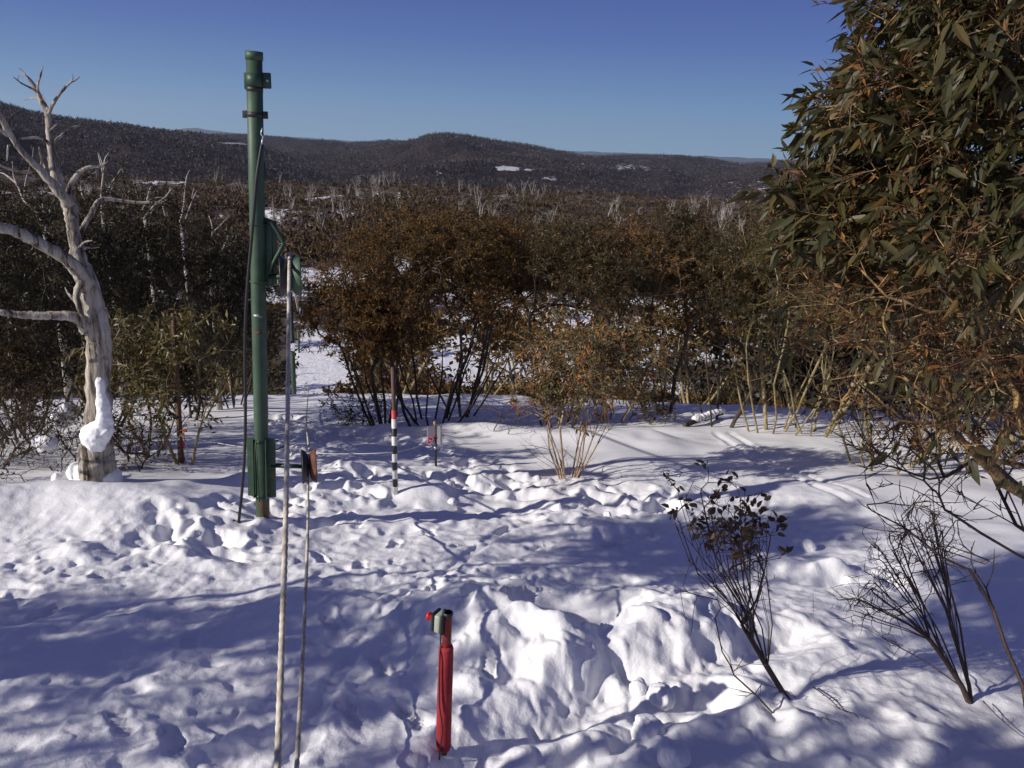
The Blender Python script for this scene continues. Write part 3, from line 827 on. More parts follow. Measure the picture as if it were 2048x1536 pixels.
# long channel on the far right side of the pole that carries the upper arm
c = MB()
a, b = on_axis(440), on_axis(572); off = Vector((RP + .020, .04, 0))
h = (a - b).length; mid = (a + b) / 2
rt = axis.to_track_quat('Z', 'Y').to_matrix()
c.box(mid + off, (.036, .07, h), rt, .005); c.box(mid + off + Vector((.022, .0, 0)), (.010, .10, h * .97), rt, .003)
OB(c, 'channel', M_GREEN)
c = MB(); c.tube([PP(531, 438), PP(543, 446), PP(553, 460), PP(562, 475), PP(567.5, 488), PP(560, 502), PP(545, 529), PP(538, 545)], .019, 10); OB(c, 'bent_arm', M_GREEN_D)
c = MB(); c.tube([PP(538, 553, .03), PP(585, 553, .0)], .022, 10); OB(c, 'upper_axle', M_GREEN_D)
def sheave(name, centre, rad, gap, mat_l, mat_r, tilt=0.0):
    """deep grooved pulley wheel with its axle across the view"""
    sh = bpy.data.objects.new(name, None)
    for s, mt, nm in ((-1, mat_l, 'flange'), (1, mat_r, 'flange')):
        c = MB(); M = Matrix.Translation(centre) @ Matrix.Rotation(-math.atan2(centre.x, centre.y) + R(5), 4, 'Z') @ Matrix.Rotation(R(90), 4, 'Y') @ Matrix.Rotation(tilt, 4, 'X')
        prof = [(0.02, .004 * s), (rad * .62, .006 * s), (rad * .80, gap * .28 * s), (rad * .93, gap * .62 * s), (rad, gap * .95 * s), (rad * 1.0, (gap * .95 + .008) * s), (rad * .92, (gap * .62 + .012) * s), (rad * .5, (.030) * s), (0.02, .032 * s)]
        c.lathe(prof, 36, M); OB(c, nm, mt)
    c = MB(); M = Matrix.Translation(centre) @ Matrix.Rotation(-math.atan2(centre.x, centre.y) + R(5), 4, 'Z') @ Matrix.Rotation(R(90), 4, 'Y')
    c.lathe([(0, -.055), (.03, -.055), (.03, .055), (0, .055)], 16, M); OB(c, 'hub', M_BLACKM)
upc = PP(580, 552, .0)
sheave('upper', upc, .185, .088, M_RUBBER, M_GREEN, R(4))
# lower bracket: two angle plates clamped each side of the pole
for s in (-1, 1):
    c = MB(); a, b = on_axis(875), on_axis(992); mid = (a + b) / 2; h = (a - b).length
    c.box(mid + Vector((s * (RP + .016), -.01, 0)), (.012, .11, h), rt, .003)
    c.box(mid + Vector((s * (RP * .92), -RP * .86, 0)), (.034, .010, h), rt, .003)
    OB(c, 'angle_plate', M_GREEN, smooth=False)
clamp(880, M_GREEN_D, .028, .04); clamp(989, M_GREEN_D, .028, .04)
c = MB(); q = on_axis(935); c.tube([q + Vector((-RP * .2, -RP - .022, .32)), q + Vector((-RP * .2, -RP - .022, -.32))], .006, 6); OB(c, 'tie_rod', M_GREEN_D)
c = MB(); c.tube([PP(543, 931), PP(608, 933)], .021, 10); OB(c, 'lower_arm', M_GREEN_D)
c = MB(); c.tube([PP(543, 883, .05), PP(556, 881, .05)], .008, 6); c.tube([PP(543, 903, .05), PP(570, 892, .05)], .007, 6); OB(c, 'pin', M_BLACKM)
loc_ = PP(618, 932, -.02)
sheave('lower', loc_, .165, .062, M_BLACKM, M_RUST, R(3))
c = MB(); c.box(PP(527, 340, .03), (.04, .05, .14), None, .012); OB(c, 'latch', M_BLACKM)
c = MB(); c.tube([PP(525, 256, -.1), PP(522, 268, -.1), PP(527, 275, -.1), PP(524, 283, -.1)], .007, 6); c.tube([PP(526, 276, -.1), PP(523, 293, -.1)], .009, 6); OB(c, 'shackle', M_GALV)

# hanging black cable
cab = MB(); cpts = [PP(524, 290, -.1), PP(519, 318, -.11), PP(513, 360, -.13), PP(508, 420, -.15), PP(503, 480, -.16), PP(497, 545, -.17), PP(492, 620, -.18), PP(490, 700, -.18), PP(491, 800, -.2), PP(490, 890, -.2), PP(485, 970, -.22), PP(479, 1030, -.24), PP(476, 1064, -.26)]
from mathutils import geometry as _g
def smooth_path(pts, n=6):
    pts = [Vector(tuple(p)) for p in pts]; out = []
    P_ = [pts[0] * 2 - pts[1]] + pts + [pts[-1] * 2 - pts[-2]]
    for i in range(1, len(P_) - 2):
        a, b, c, d = P_[i - 1:i + 3]
        for k in range(n):
            t = k / n
            out.append(.5 * ((2 * b) + (c - a) * t + (2 * a - 5 * b + 4 * c - d) * t * t + (3 * b - a - 3 * c + d) * t ** 3))
    out.append(pts[-1]); return out
cab.tube(smooth_path(cpts), .0145, 10)
cr = empty('power_cable', cpts[-1], 0, 'thick black cable hanging down the green pole to the snow', 'cable')
o = cab.build('sheath', M_RUBBER, cr); o.matrix_parent_inverse = Matrix.Translation(-cr.location)
hk = MB(); hk.tube(smooth_path([PP(477, 1046, -.25), PP(470, 1050, -.25), PP(463, 1047, -.25), PP(468, 1040, -.25)], 4), .011, 8); o = hk.build('hook', M_BLACKM, cr); o.matrix_parent_inverse = Matrix.Translation(-cr.location)

# ropes: near runs come back to the camera side, far runs go down the slope to the next poles
far1 = Vector(); v = ray(590, 700); DF = 27.5
def far_pole(px, d, toppy, label, sign=False, lean=0.0):
    x, y = px_xy(px, d); g = Vector((x, y, gz(x, y)))
    t = P(px, toppy, d)
    root = empty('tow_pole', g, 0, label, 'pole', 'small tow poles down the slope')
    c = MB(); c.tube([(0, 0, -.4), (0, 0, t.z - g.z)], .085, 12); c.build('pipe', M_GREEN, root)
    c = MB(); c.tube([(0, 0, (t.z - g.z) * .86), (.32, 0, (t.z - g.z) * .86)], .03, 8); c.build('upper_arm', M_GREEN_D, root)
    c = MB(); c.lathe([(.0, -.05), (.17, -.05), (.13, 0), (.17, .05), (0, .05)], 16, Matrix.Translation((.36, 0, (t.z - g.z) * .86)) @ Matrix.Rotation(R(90), 4, 'Y')); c.build('sheave', M_RUBBER, root)
    if sign:
        c = MB(); sz = P(px, 690, d).z - g.z; c.box((0, -.1, sz - .06), (.26, .015, .30), None, .005); c.build('sign_plate', M_WHITE, root)
    return Vector((x + .36, y, t.z - (t.z - g.z) * .14)), Vector((x + .36, y, g.z + .9))
M_WHITE = mat_plain('white_plastic', (.75, .75, .76), .45, 0, .05, 10)
fu, fl = far_pole(589, DF, 585, 'distant green tow pole with white plate beyond the snow crest', True)
fu2, fl2 = far_pole(602, 62, 664, 'small far tow pole beside the snowy run, nearer of the two farthest')
fu3, fl3 = far_pole(607, 100, 600, 'farthest and smallest tow pole on the run below')
rb = P(553, 1600, 2.45)
rm = MB(); up_top = PP(579, 520, -.02)
rope_mesh(rm, smooth_path([rb, rb.lerp(up_top, .33) + Vector((0.012, 0, -.03)), rb.lerp(up_top, .66) + Vector((0.008, 0, -.025)), up_top, PP(581, 517, .05), PP(583, 522, .12)], 10), .0152)
o = rm.build('tow_rope', M_ROPE); tag(o, 'thick twisted rope rising from the bottom edge to the upper green pulley', 'rope')
rm = MB(); rm.tube(smooth_path([PP(586, 560, .18), PP(586, 560, .18).lerp(fu, .5) + Vector((0, 0, -.25)), fu, fu.lerp(fu2, .5) + Vector((0, 0, -.8)), fu2, fu2.lerp(fu3, .5) + Vector((0, 0, -.6)), fu3], 8), .017, 6)
o = rm.build('tow_rope', M_ROPE); tag(o, 'pale rope running away downhill from the upper pulley to the distant poles', 'rope')
rb2 = P(590, 1600, 2.45); lw = PP(619, 905, -.02)
rm = MB(); rope_mesh(rm, smooth_path([rb2, rb2.lerp(lw, .33) + Vector((.01, 0, -.03)), rb2.lerp(lw, .66) + Vector((.008, 0, -.03)), PP(616, 975, -.17), lw], 10), .0108)
o = rm.build('tow_rope', M_ROPE); tag(o, 'thinner twisted rope rising from the bottom edge to the rusty lower pulley', 'rope')
crest = GP(613, 850); crest.z += .18
c2 = GP(617, 800); c2.z += .25
rm = MB(); rope_mesh(rm, smooth_path([PP(619, 901, 0), PP(616, 880, .9), crest, c2, c2.lerp(fl, .5) + Vector((0, 0, .3)), fl], 10), .0105, step=.03)
o = rm.build('tow_rope', M_ROPE); tag(o, 'thin rope lying low over the snow crest beyond the rusty pulley', 'rope')

# ================================================================== RED POST WITH STOP BUTTON
M_REDFOAM = mat_plain('red_foam', (.30, .016, .022), .85, 0, .3, 9, .5, .006, [(.3, (.20, .012, .016)), (.5, (.31, .017, .024)), (.72, (.40, .040, .045))])
M_REDPIPE = mat_plain('red_paint', (.30, .022, .018), .5, 0, .45, 30, .3, .002, [(.3, (.06, .015, .012)), (.5, (.20, .014, .013)), (.8, (.30, .025, .02))])
M_REDBTN = mat_plain('red_button', (.55, .02, .015), .3, 0, .08, 20, .05)
M_YEL = mat_plain('yellow_plastic', (.65, .38, .03), .4, 0, .08, 20, .05)
M_GREYBOX = mat_plain('grey_green_plastic', (.33, .37, .30), .45, 0, .12, 20)
rp = GP(885, 1512); DR = rp.y
def PR(px, py, dd=0.0): return P(px, py, DR + dd)
red = empty('stop_button_post', rp, 0, 'red padded post with stop button box in the near foreground', 'post')
def RB(mb, name, mat, smooth=True):
    o = mb.build(name, mat, red, smooth); o.matrix_parent_inverse = Matrix.Translation(-red.location); return o
sc = rp.length / F_PX
t_ = PR(896, 1230); b_ = PR(884, 1545)
ax = (t_ - b_).normalized()
c = MB(); c.tube([b_ - ax * .2, PR(886, 1485)], 8 * sc, 16); RB(c, 'base_pipe', M_RUBBER)
c = MB(); pts = [PR(886.5, 1497), PR(887, 1492), PR(887.5, 1460), PR(889, 1400), PR(891, 1340), PR(892, 1297), PR(892, 1291)]; c.tube(pts, [12 * sc, 13.4 * sc, 13.6 * sc, 13.3 * sc, 13.2 * sc, 13 * sc, 11.4 * sc], 24); RB(c, 'foam_sleeve', M_REDFOAM)
c = MB()
a_, z_ = PR(892.5, 1300), PR(896, 1231); d_ = (z_ - a_).normalized()
c.tube([a_, z_], 7.8 * sc, 18, cap=False); c.tube([z_, a_.lerp(z_, .3)], 6.6 * sc, 18, cap=False)
n_ = 18
RB(c, 'upper_pipe', M_REDPIPE)
c = MB(); c.lathe([(6.6 * sc, 0), (8.6 * sc, 0), (8.8 * sc, .010), (8.2 * sc, .018), (6.6 * sc, .018)], 20, Matrix.Translation(z_) @ rotz_to(d_)); RB(c, 'pipe_rim', M_RUBBER)
# control box, face turned left
bc = PR(881, 1243, .01); rot = Matrix.Rotation(R(-28), 3, 'Z') @ Matrix.Rotation(R(2), 3, 'Y')
rx = rot @ Vector((1, 0, 0))
def bb(off, size, bev): 
    m = MB(); m.box(bc + rx * off, size, rot, bev); return m
RB(bb(-.026, (.020, .070, .098), .010), 'box_lid', M_BLACKM)
RB(bb(.001, (.034, .068, .094), .009), 'box_body', M_GREYBOX)
RB(bb(.025, (.014, .072, .100), .006), 'box_back', M_BLACKM)
M0 = Matrix.Translation(bc + rx * -.036 + Vector((0, 0, .004))) @ rotz_to(-rx)
c = MB(); c.lathe([(0, 0), (.017, 0), (.017, .006), (0, .006)], 20, M0); RB(c, 'button_collar', M_YEL)
c = MB(); c.lathe([(0, .006), (.009, .006), (.010, .014), (.019, .022), (.0215, .028), (.019, .034), (.009, .038), (0, .039)], 24, M0); RB(c, 'stop_button', M_REDBTN)
c = MB(); c.box(bc + rx * .02 + Vector((0, 0, .058)), (.012, .022, .026), rot, .003); RB(c, 'latch', M_BLACKM)
c = MB(); c.tube(smooth_path([PR(882, 1266, 0), PR(881, 1285, -.005), PR(880, 1310, -.035), PR(879, 1360, -.04), PR(879, 1410, -.045), PR(883, 1440, -.05), PR(885, 1462, -.05), PR(882, 1485, -.05), PR(879, 1515, -.05), PR(880, 1560, -.03)], 6), .0036, 8); RB(c, 'wire', M_RUBBER)

# ================================================================== STRIPED POLE, SIGN POST, BROWN STAKE
def striped_mat():
    m, nt, b = newmat('black_white_stripes')
    t = nt.nodes.new('ShaderNodeTexCoord'); s = nt.nodes.new('ShaderNodeSeparateXYZ'); nt.links.new(t.outputs['Generated'], s.inputs[0])
    W = (.74, .74, .71); K = (.018, .018, .02); f = lambda y: (990 - y) / (990 - 820)
    r = nt.nodes.new('ShaderNodeValToRGB'); r.color_ramp.interpolation = 'CONSTANT'; e = r.color_ramp.elements
    ys = [990, 972, 956, 938, 922, 905, 889, 871, 855, 837]; cs = [W, K, W, K, W, K, W, K, W, (.55, .06, .05)]
    e[0].position = 0; e[0].color = (*cs[0], 1); e[1].position = f(ys[1]); e[1].color = (*cs[1], 1)
    for y, c_ in list(zip(ys, cs))[2:]:
        n = e.new(f(y)); n.color = (*c_, 1)
    nt.links.new(s.outputs['Z'], r.inputs[0])
    no = noise(nt, 14, 5, .6, coord(nt)); rr = ramp(nt, no.outputs[0], [(.3, (.72, .70, .66)), (.6, (1, 1, 1))])
    mx = nt.nodes.new('ShaderNodeMix'); mx.data_type = 'RGBA'; mx.blend_type = 'MULTIPLY'; mx.inputs[0].default_value = 1
    nt.links.new(r.outputs[0], mx.inputs[6]); nt.links.new(rr.outputs[0], mx.inputs[7])
    nt.links.new(mx.outputs[2], b.inputs['Base Color']); b.inputs['Roughness'].default_value = .5; return m
sg = GP(791, 992); DS = sg.y
def PS(px, py, dd=0.0): return P(px, py, DS + dd)
sp = empty('striped_pole', sg, 0, 'black and white striped pole with red top band and thin brown pipe above', 'pole')
c = MB(); c.tube([PS(791, 990), PS(789, 905), PS(788, 820)], 5.1 * sg.length / F_PX, 16); o = c.build('striped_sleeve', striped_mat(), sp); o.matrix_parent_inverse = Matrix.Translation(-sg)
M_BROWNPIPE = mat_plain('brown_steel', (.10, .055, .04), .7, 0, .35, 12, .4, .004)
c = MB(); c.tube([PS(791, 1010), PS(788, 822), PS(785.5, 735)], 4.0 * sg.length / F_PX, 12); o = c.build('steel_pipe', M_BROWNPIPE, sp); o.matrix_parent_inverse = Matrix.Translation(-sg)

pg = GP(872, 934); DG = pg.y
def PG(px, py, dd=0.0): return P(px, py, DG + dd)
po = empty('sign_post', pg, 0, 'short dark post holding a pale sheet and pink ribbon in the snow', 'post')
def PB(mb, name, mat, smooth=True):
    o = mb.build(name, mat, po, smooth); o.matrix_parent_inverse = Matrix.Translation(-pg); return o
c = MB(); c.tube([PG(872, 950), PG(871, 852)], .0165, 10); PB(c, 'stake', M_BLACKM)
c = MB(); c.tube([PG(871, 853), PG(870, 848), PG(869, 843)], [.016, .022, .019], 10); PB(c, 'wrapped_top', M_BARK_YEL)
M_SHEET = mat_plain('pale_plastic_sheet', (.62, .60, .66), .5, 0, .05, 6)
c = MB(); n = 9; V = []; 
for k, yk in enumerate((0.0, .012)):
    for i in range(n):
        for j in range(2):
            u = i / (n - 1); px_ = 854 + 30 * u; py_ = (853 - 2 * u, 886 + 4 * u)[j]
            V.append(tuple(PG(px_, py_, .03 + .04 * math.sin(u * 3.1) + yk * .3)))
q = []
for k in (0, 1):
    for i in range(n - 1):
        a = k * n * 2 + i * 2; q.append([a, a + 2, a + 3, a + 1])
for i in range(n - 1):
    for j in (0, 1): a = i * 2 + j; q.append([a, a + 2, a + 2 + n * 2, a + n * 2])
for i in (0, n - 1): a = i * 2; q.append([a, a + 1, a + 1 + n * 2, a + n * 2])
c.add(V, q); PB(c, 'sheet', M_SHEET)
M_PINK = mat_plain('pink_ribbon', (.75, .05, .12), .6, 0, .2, 30)
M_ORANGE = mat_plain('orange_ribbon', (.75, .17, .06), .6, 0, .2, 30)
def ribbon(mb, pts, w, seed=0):
    rg = random.Random(seed); V = []; n = len(pts)
    for i, p in enumerate(pts):
        d = Vector((rg.uniform(-1, 1), rg.uniform(-.4, .4), rg.uniform(-.3, .3))).normalized() * w * .5
        for e in (-.0015, .0015): V += [tuple(Vector(p) - d + Vector((0, e, 0))), tuple(Vector(p) + d + Vector((0, e, 0)))]
    q = []
    for i in range(n - 1):
        a = i * 4
        q += [[a, a + 1, a + 5, a + 4], [a + 2, a + 3, a + 7, a + 6], [a, a + 2, a + 6, a + 4], [a + 1, a + 3, a + 7, a + 5]]
    mb.add(V, q)
c = MB(); ribbon(c, [PG(869, 874, -.03), PG(864, 875, -.035), PG(860, 879, -.03), PG(857, 885, -.035), PG(856, 889, -.03)], .045, 2)
ribbon(c, [PG(868, 872, -.03), PG(862, 876, -.04), PG(860, 882, -.035)], .04, 5); ribbon(c, [PG(869, 870, -.02), PG(860, 871, -.03), PG(851, 874, -.03)], .007, 3); ribbon(c, [PG(857, 880, -.02), PG(850, 883, -.03), PG(843, 888, -.03)], .006, 4)
PB(c, 'ribbon', M_PINK)
c = MB(); c.tube([PG(869, 877, -.02), PG(873, 878, -.03), PG(875, 875, -.0), PG(870, 874, .02), PG(867, 876, 0), PG(869, 877, -.02)], .005, 6)
c.tube([PG(869, 880, -.02), PG(866, 883, -.03), PG(868, 886, -.0)], .004, 5); PB(c, 'wire_tie', M_BLACKM)
c = MB(); c.tube([PG(871, 893), PG(871.3, 898)], .022, 10); PB(c, 'collar', M_GALV)

kg = GP(362, 936); DK = kg.y
def PK(px, py, dd=0.0): return P(px, py, DK + dd)
st = empty('wooden_stake', kg, 0, 'tall thin brown stake with orange and pink ribbon beside the leafy bush', 'stake')
def KB(mb, name, mat):
    o = mb.build(name, mat, st); o.matrix_parent_inverse = Matrix.Translation(-kg); return o
c = MB(); c.tube([PK(363, 950), PK(361, 900), PK(357, 820), PK(352, 720), PK(346, 627)], [.036, .036, .034, .031, .028], 12); KB(c, 'pole', mat_bark('stake_wood', [(.3, (.06, .035, .022)), (.6, (.15, .085, .05)), (.8, (.22, .13, .08))], (8, 8, 1), 5, .5, .006))
c = MB(); ribbon(c, [PK(363, 861, -.05), PK(368, 859, -.06), PK(371, 864, -.05), PK(366, 868, -.06), PK(369, 871, -.05)], .06, 7); KB(c, 'orange_ribbon', M_ORANGE)
c = MB(); ribbon(c, [PK(368, 873, -.05), PK(370, 880, -.06), PK(368, 888, -.05), PK(367, 896, -.06)], .045, 9); KB(c, 'pink_ribbon', M_PINK)
c = MB(); c.tube(smooth_path([PK(354, 872, -.05), PK(358, 880, -.06), PK(362, 868, -.06), PK(372, 890, -.07), PK(375, 905, -.06), PK(374, 918, -.06), PK(376, 928, -.07)], 5), .006, 6); KB(c, 'cord', M_CORD)
c = MB(); a = PK(366, 872, -.04); b = PS(785, 905, -.04); d = PG(868, 878, -.02)
def sag(a, b, s, n=8): return [a.lerp(b, i / n) + Vector((0, 0, -s * 4 * (i / n) * (1 - i / n))) for i in range(n + 1)]
c.tube(sag(a, b, .10) + sag(b, d, .03)[1:], .0045, 6)
o = c.build('barrier_cord', M_CORD); tag(o, 'thin pale cord strung from the brown stake past the striped pole', 'cord')

# ================================================================== THE DEAD TREE ON THE LEFT
dg = GP(197, 985); DD = dg.y
def trace(mb, pts, d0=0.0, d1=0.0, k=10, wob=.012, seed=0, sub=5, cap=True, rough=.0):
    """pts: (photo x, photo y, radius in photo px); depth runs from d0 to d1 off the tree's own distance"""
    rg = random.Random(seed); n = len(pts); W = []; r = []
    for i, (px, py, rr) in enumerate(pts):
        dd = d0 + (d1 - d0) * i / (n - 1); p = P(px, py, DD + dd); W.append(p); r.append(.72 * rr * p.length / F_PX)
    C_ = smooth_path(W, sub); rr = np.interp(np.linspace(0, n - 1, len(C_)), range(n), r)
    C_ = [p + Vector((rg.gauss(0, 1), rg.gauss(0, 1), rg.gauss(0, 1))) * min(wob, q * .07) for p, q in zip(C_, rr)]
    rr = rr * np.array([1 + rg.uniform(-.02, .02) for _ in rr])
    mb.tube(C_, rr, k, cap=cap)
dead = empty('dead_tree', dg, 0, 'bleached bare dead tree with twisted limbs and snow on its trunk, at far left', 'tree')
def DB(mb, name, mat, cap=True):
    o = mb.build(name, mat, dead); o.matrix_parent_inverse = Matrix.Translation(-dg); return o
tm = MB()
trace(tm, [(202, 1010, 34), (201, 975, 32), (194, 940, 42), (193, 900, 38), (197, 850, 31), (198, 790, 28), (199, 720, 28), (196, 660, 29), (186, 610, 25), (172, 560, 24), (158, 520, 18), (149, 480, 14), (145, 445, 14), (139, 415, 17), (124, 380, 15), (110, 345, 11), (102, 318, 8), (100, 312, 4)], 0, .1, 22, .012, 1)
DB(tm, 'trunk', M_BARK_DEAD)
def limb(pts, d0, d1, seed, extra=()):
    m = MB(); trace(m, pts, d0, d1, 12, .01, seed)
    for e in extra: trace(m, e[0], e[1], e[2], 7, .006, seed + 5)
    return DB(m, 'limb', M_BARK_DEAD)
limb([(118, 372, 8), (108, 335, 7), (101, 290, 8), (99, 250, 8), (95, 225, 7), (83, 203, 6), (73, 180, 5), (58, 158, 3.2), (44, 146, 1.4)], .1, .0, 2,
     [([(96, 228, 4), (108, 205, 4), (121, 186, 3), (138, 168, 2.4), (150, 161, 1.6), (160, 154, .9)], 0, .2), ([(75, 185, 3), (77, 165, 2.2), (82, 148, 1.8), (86, 131, .8)], 0, -.1),
      ([(72, 182, 3), (58, 174, 2.2), (42, 166, 1.6), (27, 154, .8)], 0, -.2), ([(98, 228, 4), (104, 212, 4), (110, 204, 1.5)], 0, 0), ([(97, 222, 3), (90, 205, 2), (84, 190, 1)], 0, .2),
      ([(124, 184, 1.8), (130, 178, 1.4), (128, 170, .7)], .1, .1), ([(104, 214, 2), (112, 200, 1.2), (113, 192, .6)], .1, .1),
      ([(52, 152, 1.6), (44, 140, 1.2), (36, 136, .6)], 0, 0), ([(84, 200, 2.5), (66, 196, 1.8), (50, 200, .8)], 0, .1), ([(140, 166, 1.6), (146, 156, 1.2), (143, 147, .6)], .1, .1), ([(42, 166, 1.2), (36, 160, .9), (38, 150, .5)], 0, 0), ([(98, 262, 2), (112, 250, 1.6), (120, 236, .7)], 0, .1),
      ([(98, 288, 4.5), (88, 279, 3.4), (72, 275, 3), (50, 277, 2.6), (28, 278, 1.4)], 0, -.3), ([(100, 290, 4), (122, 272, 3.5), (140, 258, 3.6), (160, 250, 1.2)], .1, .4),
      ([(78, 345, 3), (84, 322, 2.6), (80, 306, 2), (78, 294, 1)], .05, -.1), ([(96, 345, 3.2), (86, 325, 3), (78, 300, 1.2)], .05, .1)])
limb([(138, 408, 14), (118, 382, 12), (92, 352, 9.5), (66, 325, 8), (40, 298, 6.5), (20, 268, 6.5), (5, 240, 7), (-20, 200, 6), (-60, 150, 3)], .02, -.5, 3,
     [([(62, 344, 4), (40, 343, 3.2), (18, 338, 2.8), (0, 330, 3.2), (-30, 318, 2)], -.1, -.5), ([(14, 272, 3.5), (4, 262, 4), (-14, 255, 2)], -.3, -.4), ([(16, 290, 2), (15, 310, 1.8), (14, 322, .8)], -.3, -.3)])
limb([(131, 400, 7), (136, 384, 7), (146, 362, 6.2), (160, 344, 5.4), (176, 335, 4.6), (196, 333, 3.6), (214, 333, 1.8)], .02, .2, 4,
     [([(204, 333, 2.2), (212, 326, 2), (222, 321, .9)], .18, .2), ([(208, 334, 2), (216, 337, 1.4), (224, 340, .6)], .18, .2), ([(206, 331, 1.8), (202, 318, 1.2), (199, 308, .6)], .18, .2)])
limb([(178, 575, 20), (160, 548, 17), (138, 523, 15), (112, 505, 14), (84, 490, 13.5), (54, 474, 13), (24, 460, 12), (0, 455, 12), (-40, 448, 11), (-120, 420, 7)], 0, -.9, 5,
     [([(150, 520, 5), (128, 512, 4), (104, 508, 3), (86, 500, 1.4)], -.05, -.3), ([(92, 492, 4), (90, 478, 2.6), (86, 470, 1)], -.3, -.3)])
limb([(180, 665, 20), (163, 642, 15), (140, 633, 12.5), (110, 631, 10.5), (80, 632, 10), (48, 630, 9), (20, 627, 7.5), (0, 625, 7), (-60, 618, 5), (-140, 610, 3)], 0, -.6, 6,
     [([(160, 612, 6), (146, 598, 4), (136, 586, 2.6), (130, 575, 1)], .0, .1)])
limb([(157, 492, 9), (158, 470, 7), (170, 448, 6), (184, 425, 6), (194, 405, 5.6), (210, 398, 5), (240, 401, 4), (275, 405, 3.4), (310, 405, 2.6), (336, 408, 1.2)], .08, .7, 7,
     [([(158, 495, 3), (170, 484, 2.6), (186, 481, 1.2)], -.02, -.1), ([(168, 494, 2.5), (182, 496, 2), (200, 494, 1)], .1, .2), ([(290, 406, 2.2), (310, 396, 1.6), (336, 394, .7)], .6, .7)])
limb([(163, 560, 9), (153, 590, 8), (160, 618, 7), (168, 640, 3)], -.12, -.1, 8)
# snow that has stuck to the trunk and round its foot
def blob(mb, c, r, seed, sub=4, amp=.22, fr=2.2, sq=(1, 1, 1)):
    import bmesh
    bm = bmesh.new(); bmesh.ops.create_icosphere(bm, subdivisions=sub, radius=1)
    V = np.array([tuple(v.co) for v in bm.verts]); T = [[v.index for v in f.verts] for f in bm.faces]; bm.free()
    n = fbm(V[:, 0] * fr + V[:, 2] * .7 + seed * 3.1, V[:, 1] * fr - V[:, 2] * 1.1 * fr + seed, seed, 4)
    V = V * (1 + amp * n[:, None]) * np.array(sq) * r + np.array(tuple(c))
    mb.add(V, None, T)
sm = MB()
_pts = [(200, 762, 8), (203, 790, 10), (207, 818, 13), (209, 840, 16), (204, 862, 20), (194, 876, 22), (180, 876, 15), (209, 870, 14)]
_c = smooth_path([P(a, b, DD - .17) for a, b, _ in _pts[:7]], 8); _r = np.interp(np.linspace(0, 6, len(_c)), range(7), [.9 * q[2] for q in _pts[:7]]) * _c[0].length / F_PX
_r = _r * (1 + .10 * vnoise(np.arange(len(_r)) * .45, np.arange(len(_r)) * .1, 5))
sm.tube(_c, _r, 24); blob(sm, _c[0], _r[0], 31, 4, .1, 1.5)
for px, py, rr, sd_ in ((196, 868, 23, 2), (182, 876, 17, 3), (206, 858, 18, 4), (192, 884, 16, 5), (172, 872, 10, 6)):
    p = P(px, py, DD - .17); blob(sm, p, rr * p.length / F_PX, 40 + sd_, 4, .16, 1.6)
o = sm.build('snow_clump', M_SNOW); 
rmod = o.modifiers.new('fuse', 'REMESH'); rmod.mode = 'VOXEL'; rmod.voxel_size = .011; rmod.use_smooth_shade = True
_sm = o.modifiers.new('soften', 'SMOOTH'); _sm.factor = .5; _sm.iterations = 2
_tx = bpy.data.textures.new('snow_lumps', 'CLOUDS'); _tx.noise_scale = .08; _tx.noise_depth = 3
_dm = o.modifiers.new('lumps', 'DISPLACE'); _dm.texture = _tx; _dm.texture_coords = 'GLOBAL'; _dm.strength = .032; _dm.mid_level = .5
tag(o, 'tall lump of snow stuck to the side of the dead tree trunk', 'snow')
def fused(name, blobs, label, vox=.012, cat='snow', group=None):
    m = MB()
    for i, (c_, r_, sd) in enumerate(blobs): blob(m, c_, r_, sd, 4, .18, 1.3)
    o = m.build(name, M_SNOW); rm_ = o.modifiers.new('fuse', 'REMESH'); rm_.mode = 'VOXEL'; rm_.voxel_size = vox; rm_.use_smooth_shade = True
    return tag(o, label, cat, group)
fused('snow_clump', [(GP(175, 985) + Vector((0, .1, .03)), .16, 1), (GP(150, 978) + Vector((0, .1, .04)), .13, 2), (GP(210, 990) + Vector((0, .1, .0)), .13, 3), (GP(115, 985) + Vector((0, .05, .02)), .07, 4)], 'lumpy snow heaped round the foot of the dead tree')
fused('snow_clump', [(P(95, 888, DD + .6), .11, 5), (P(80, 884, DD + .7), .08, 6)], 'small cap of snow lying in the scrub left of the dead tree')
fused('snow_clump', [(P(130, 828, DD + 2), .16, 7), (P(120, 836, DD + 2), .13, 8)], 'white snow clump behind the dead tree under the dark bush')

# ================================================================== SNOWBALLS
def ball(px, py, r, label, seed, sub=4):
    g = GP(px, py); m = MB(); blob(m, (0, 0, r * .42), r, seed, sub, .17, 1.5, (1, 1, .85)); o = m.build('snowball', M_SNOW); o.location = g
    return tag(o, label, 'snowball', 'loose snowballs')
ball(1292, 1470, .085, 'large round snowball at the bottom, right of the red post', 2)
ball(1275, 1405, .058, 'small snowball left of its bigger neighbour below the pit wall', 3)
ball(1318, 1415, .078, 'snowball with shaded side just below the pit wall', 4)
ball(1345, 1535, .075, 'snowball cut by the bottom edge of the photo', 5)
ball(1618, 1096, .075, 'lone snowball on the sunlit bank right of the leafy twig', 6)
ball(1215, 1022, .045, 'small snowball on the trampled band below the orange shrub', 7)
ball(905, 1000, .05, 'snowball beside the shaded hollow near the striped pole', 8)

# ================================================================== NEAR AND MIDDLE TREES
G_ROW = 'snow gums along the crest'
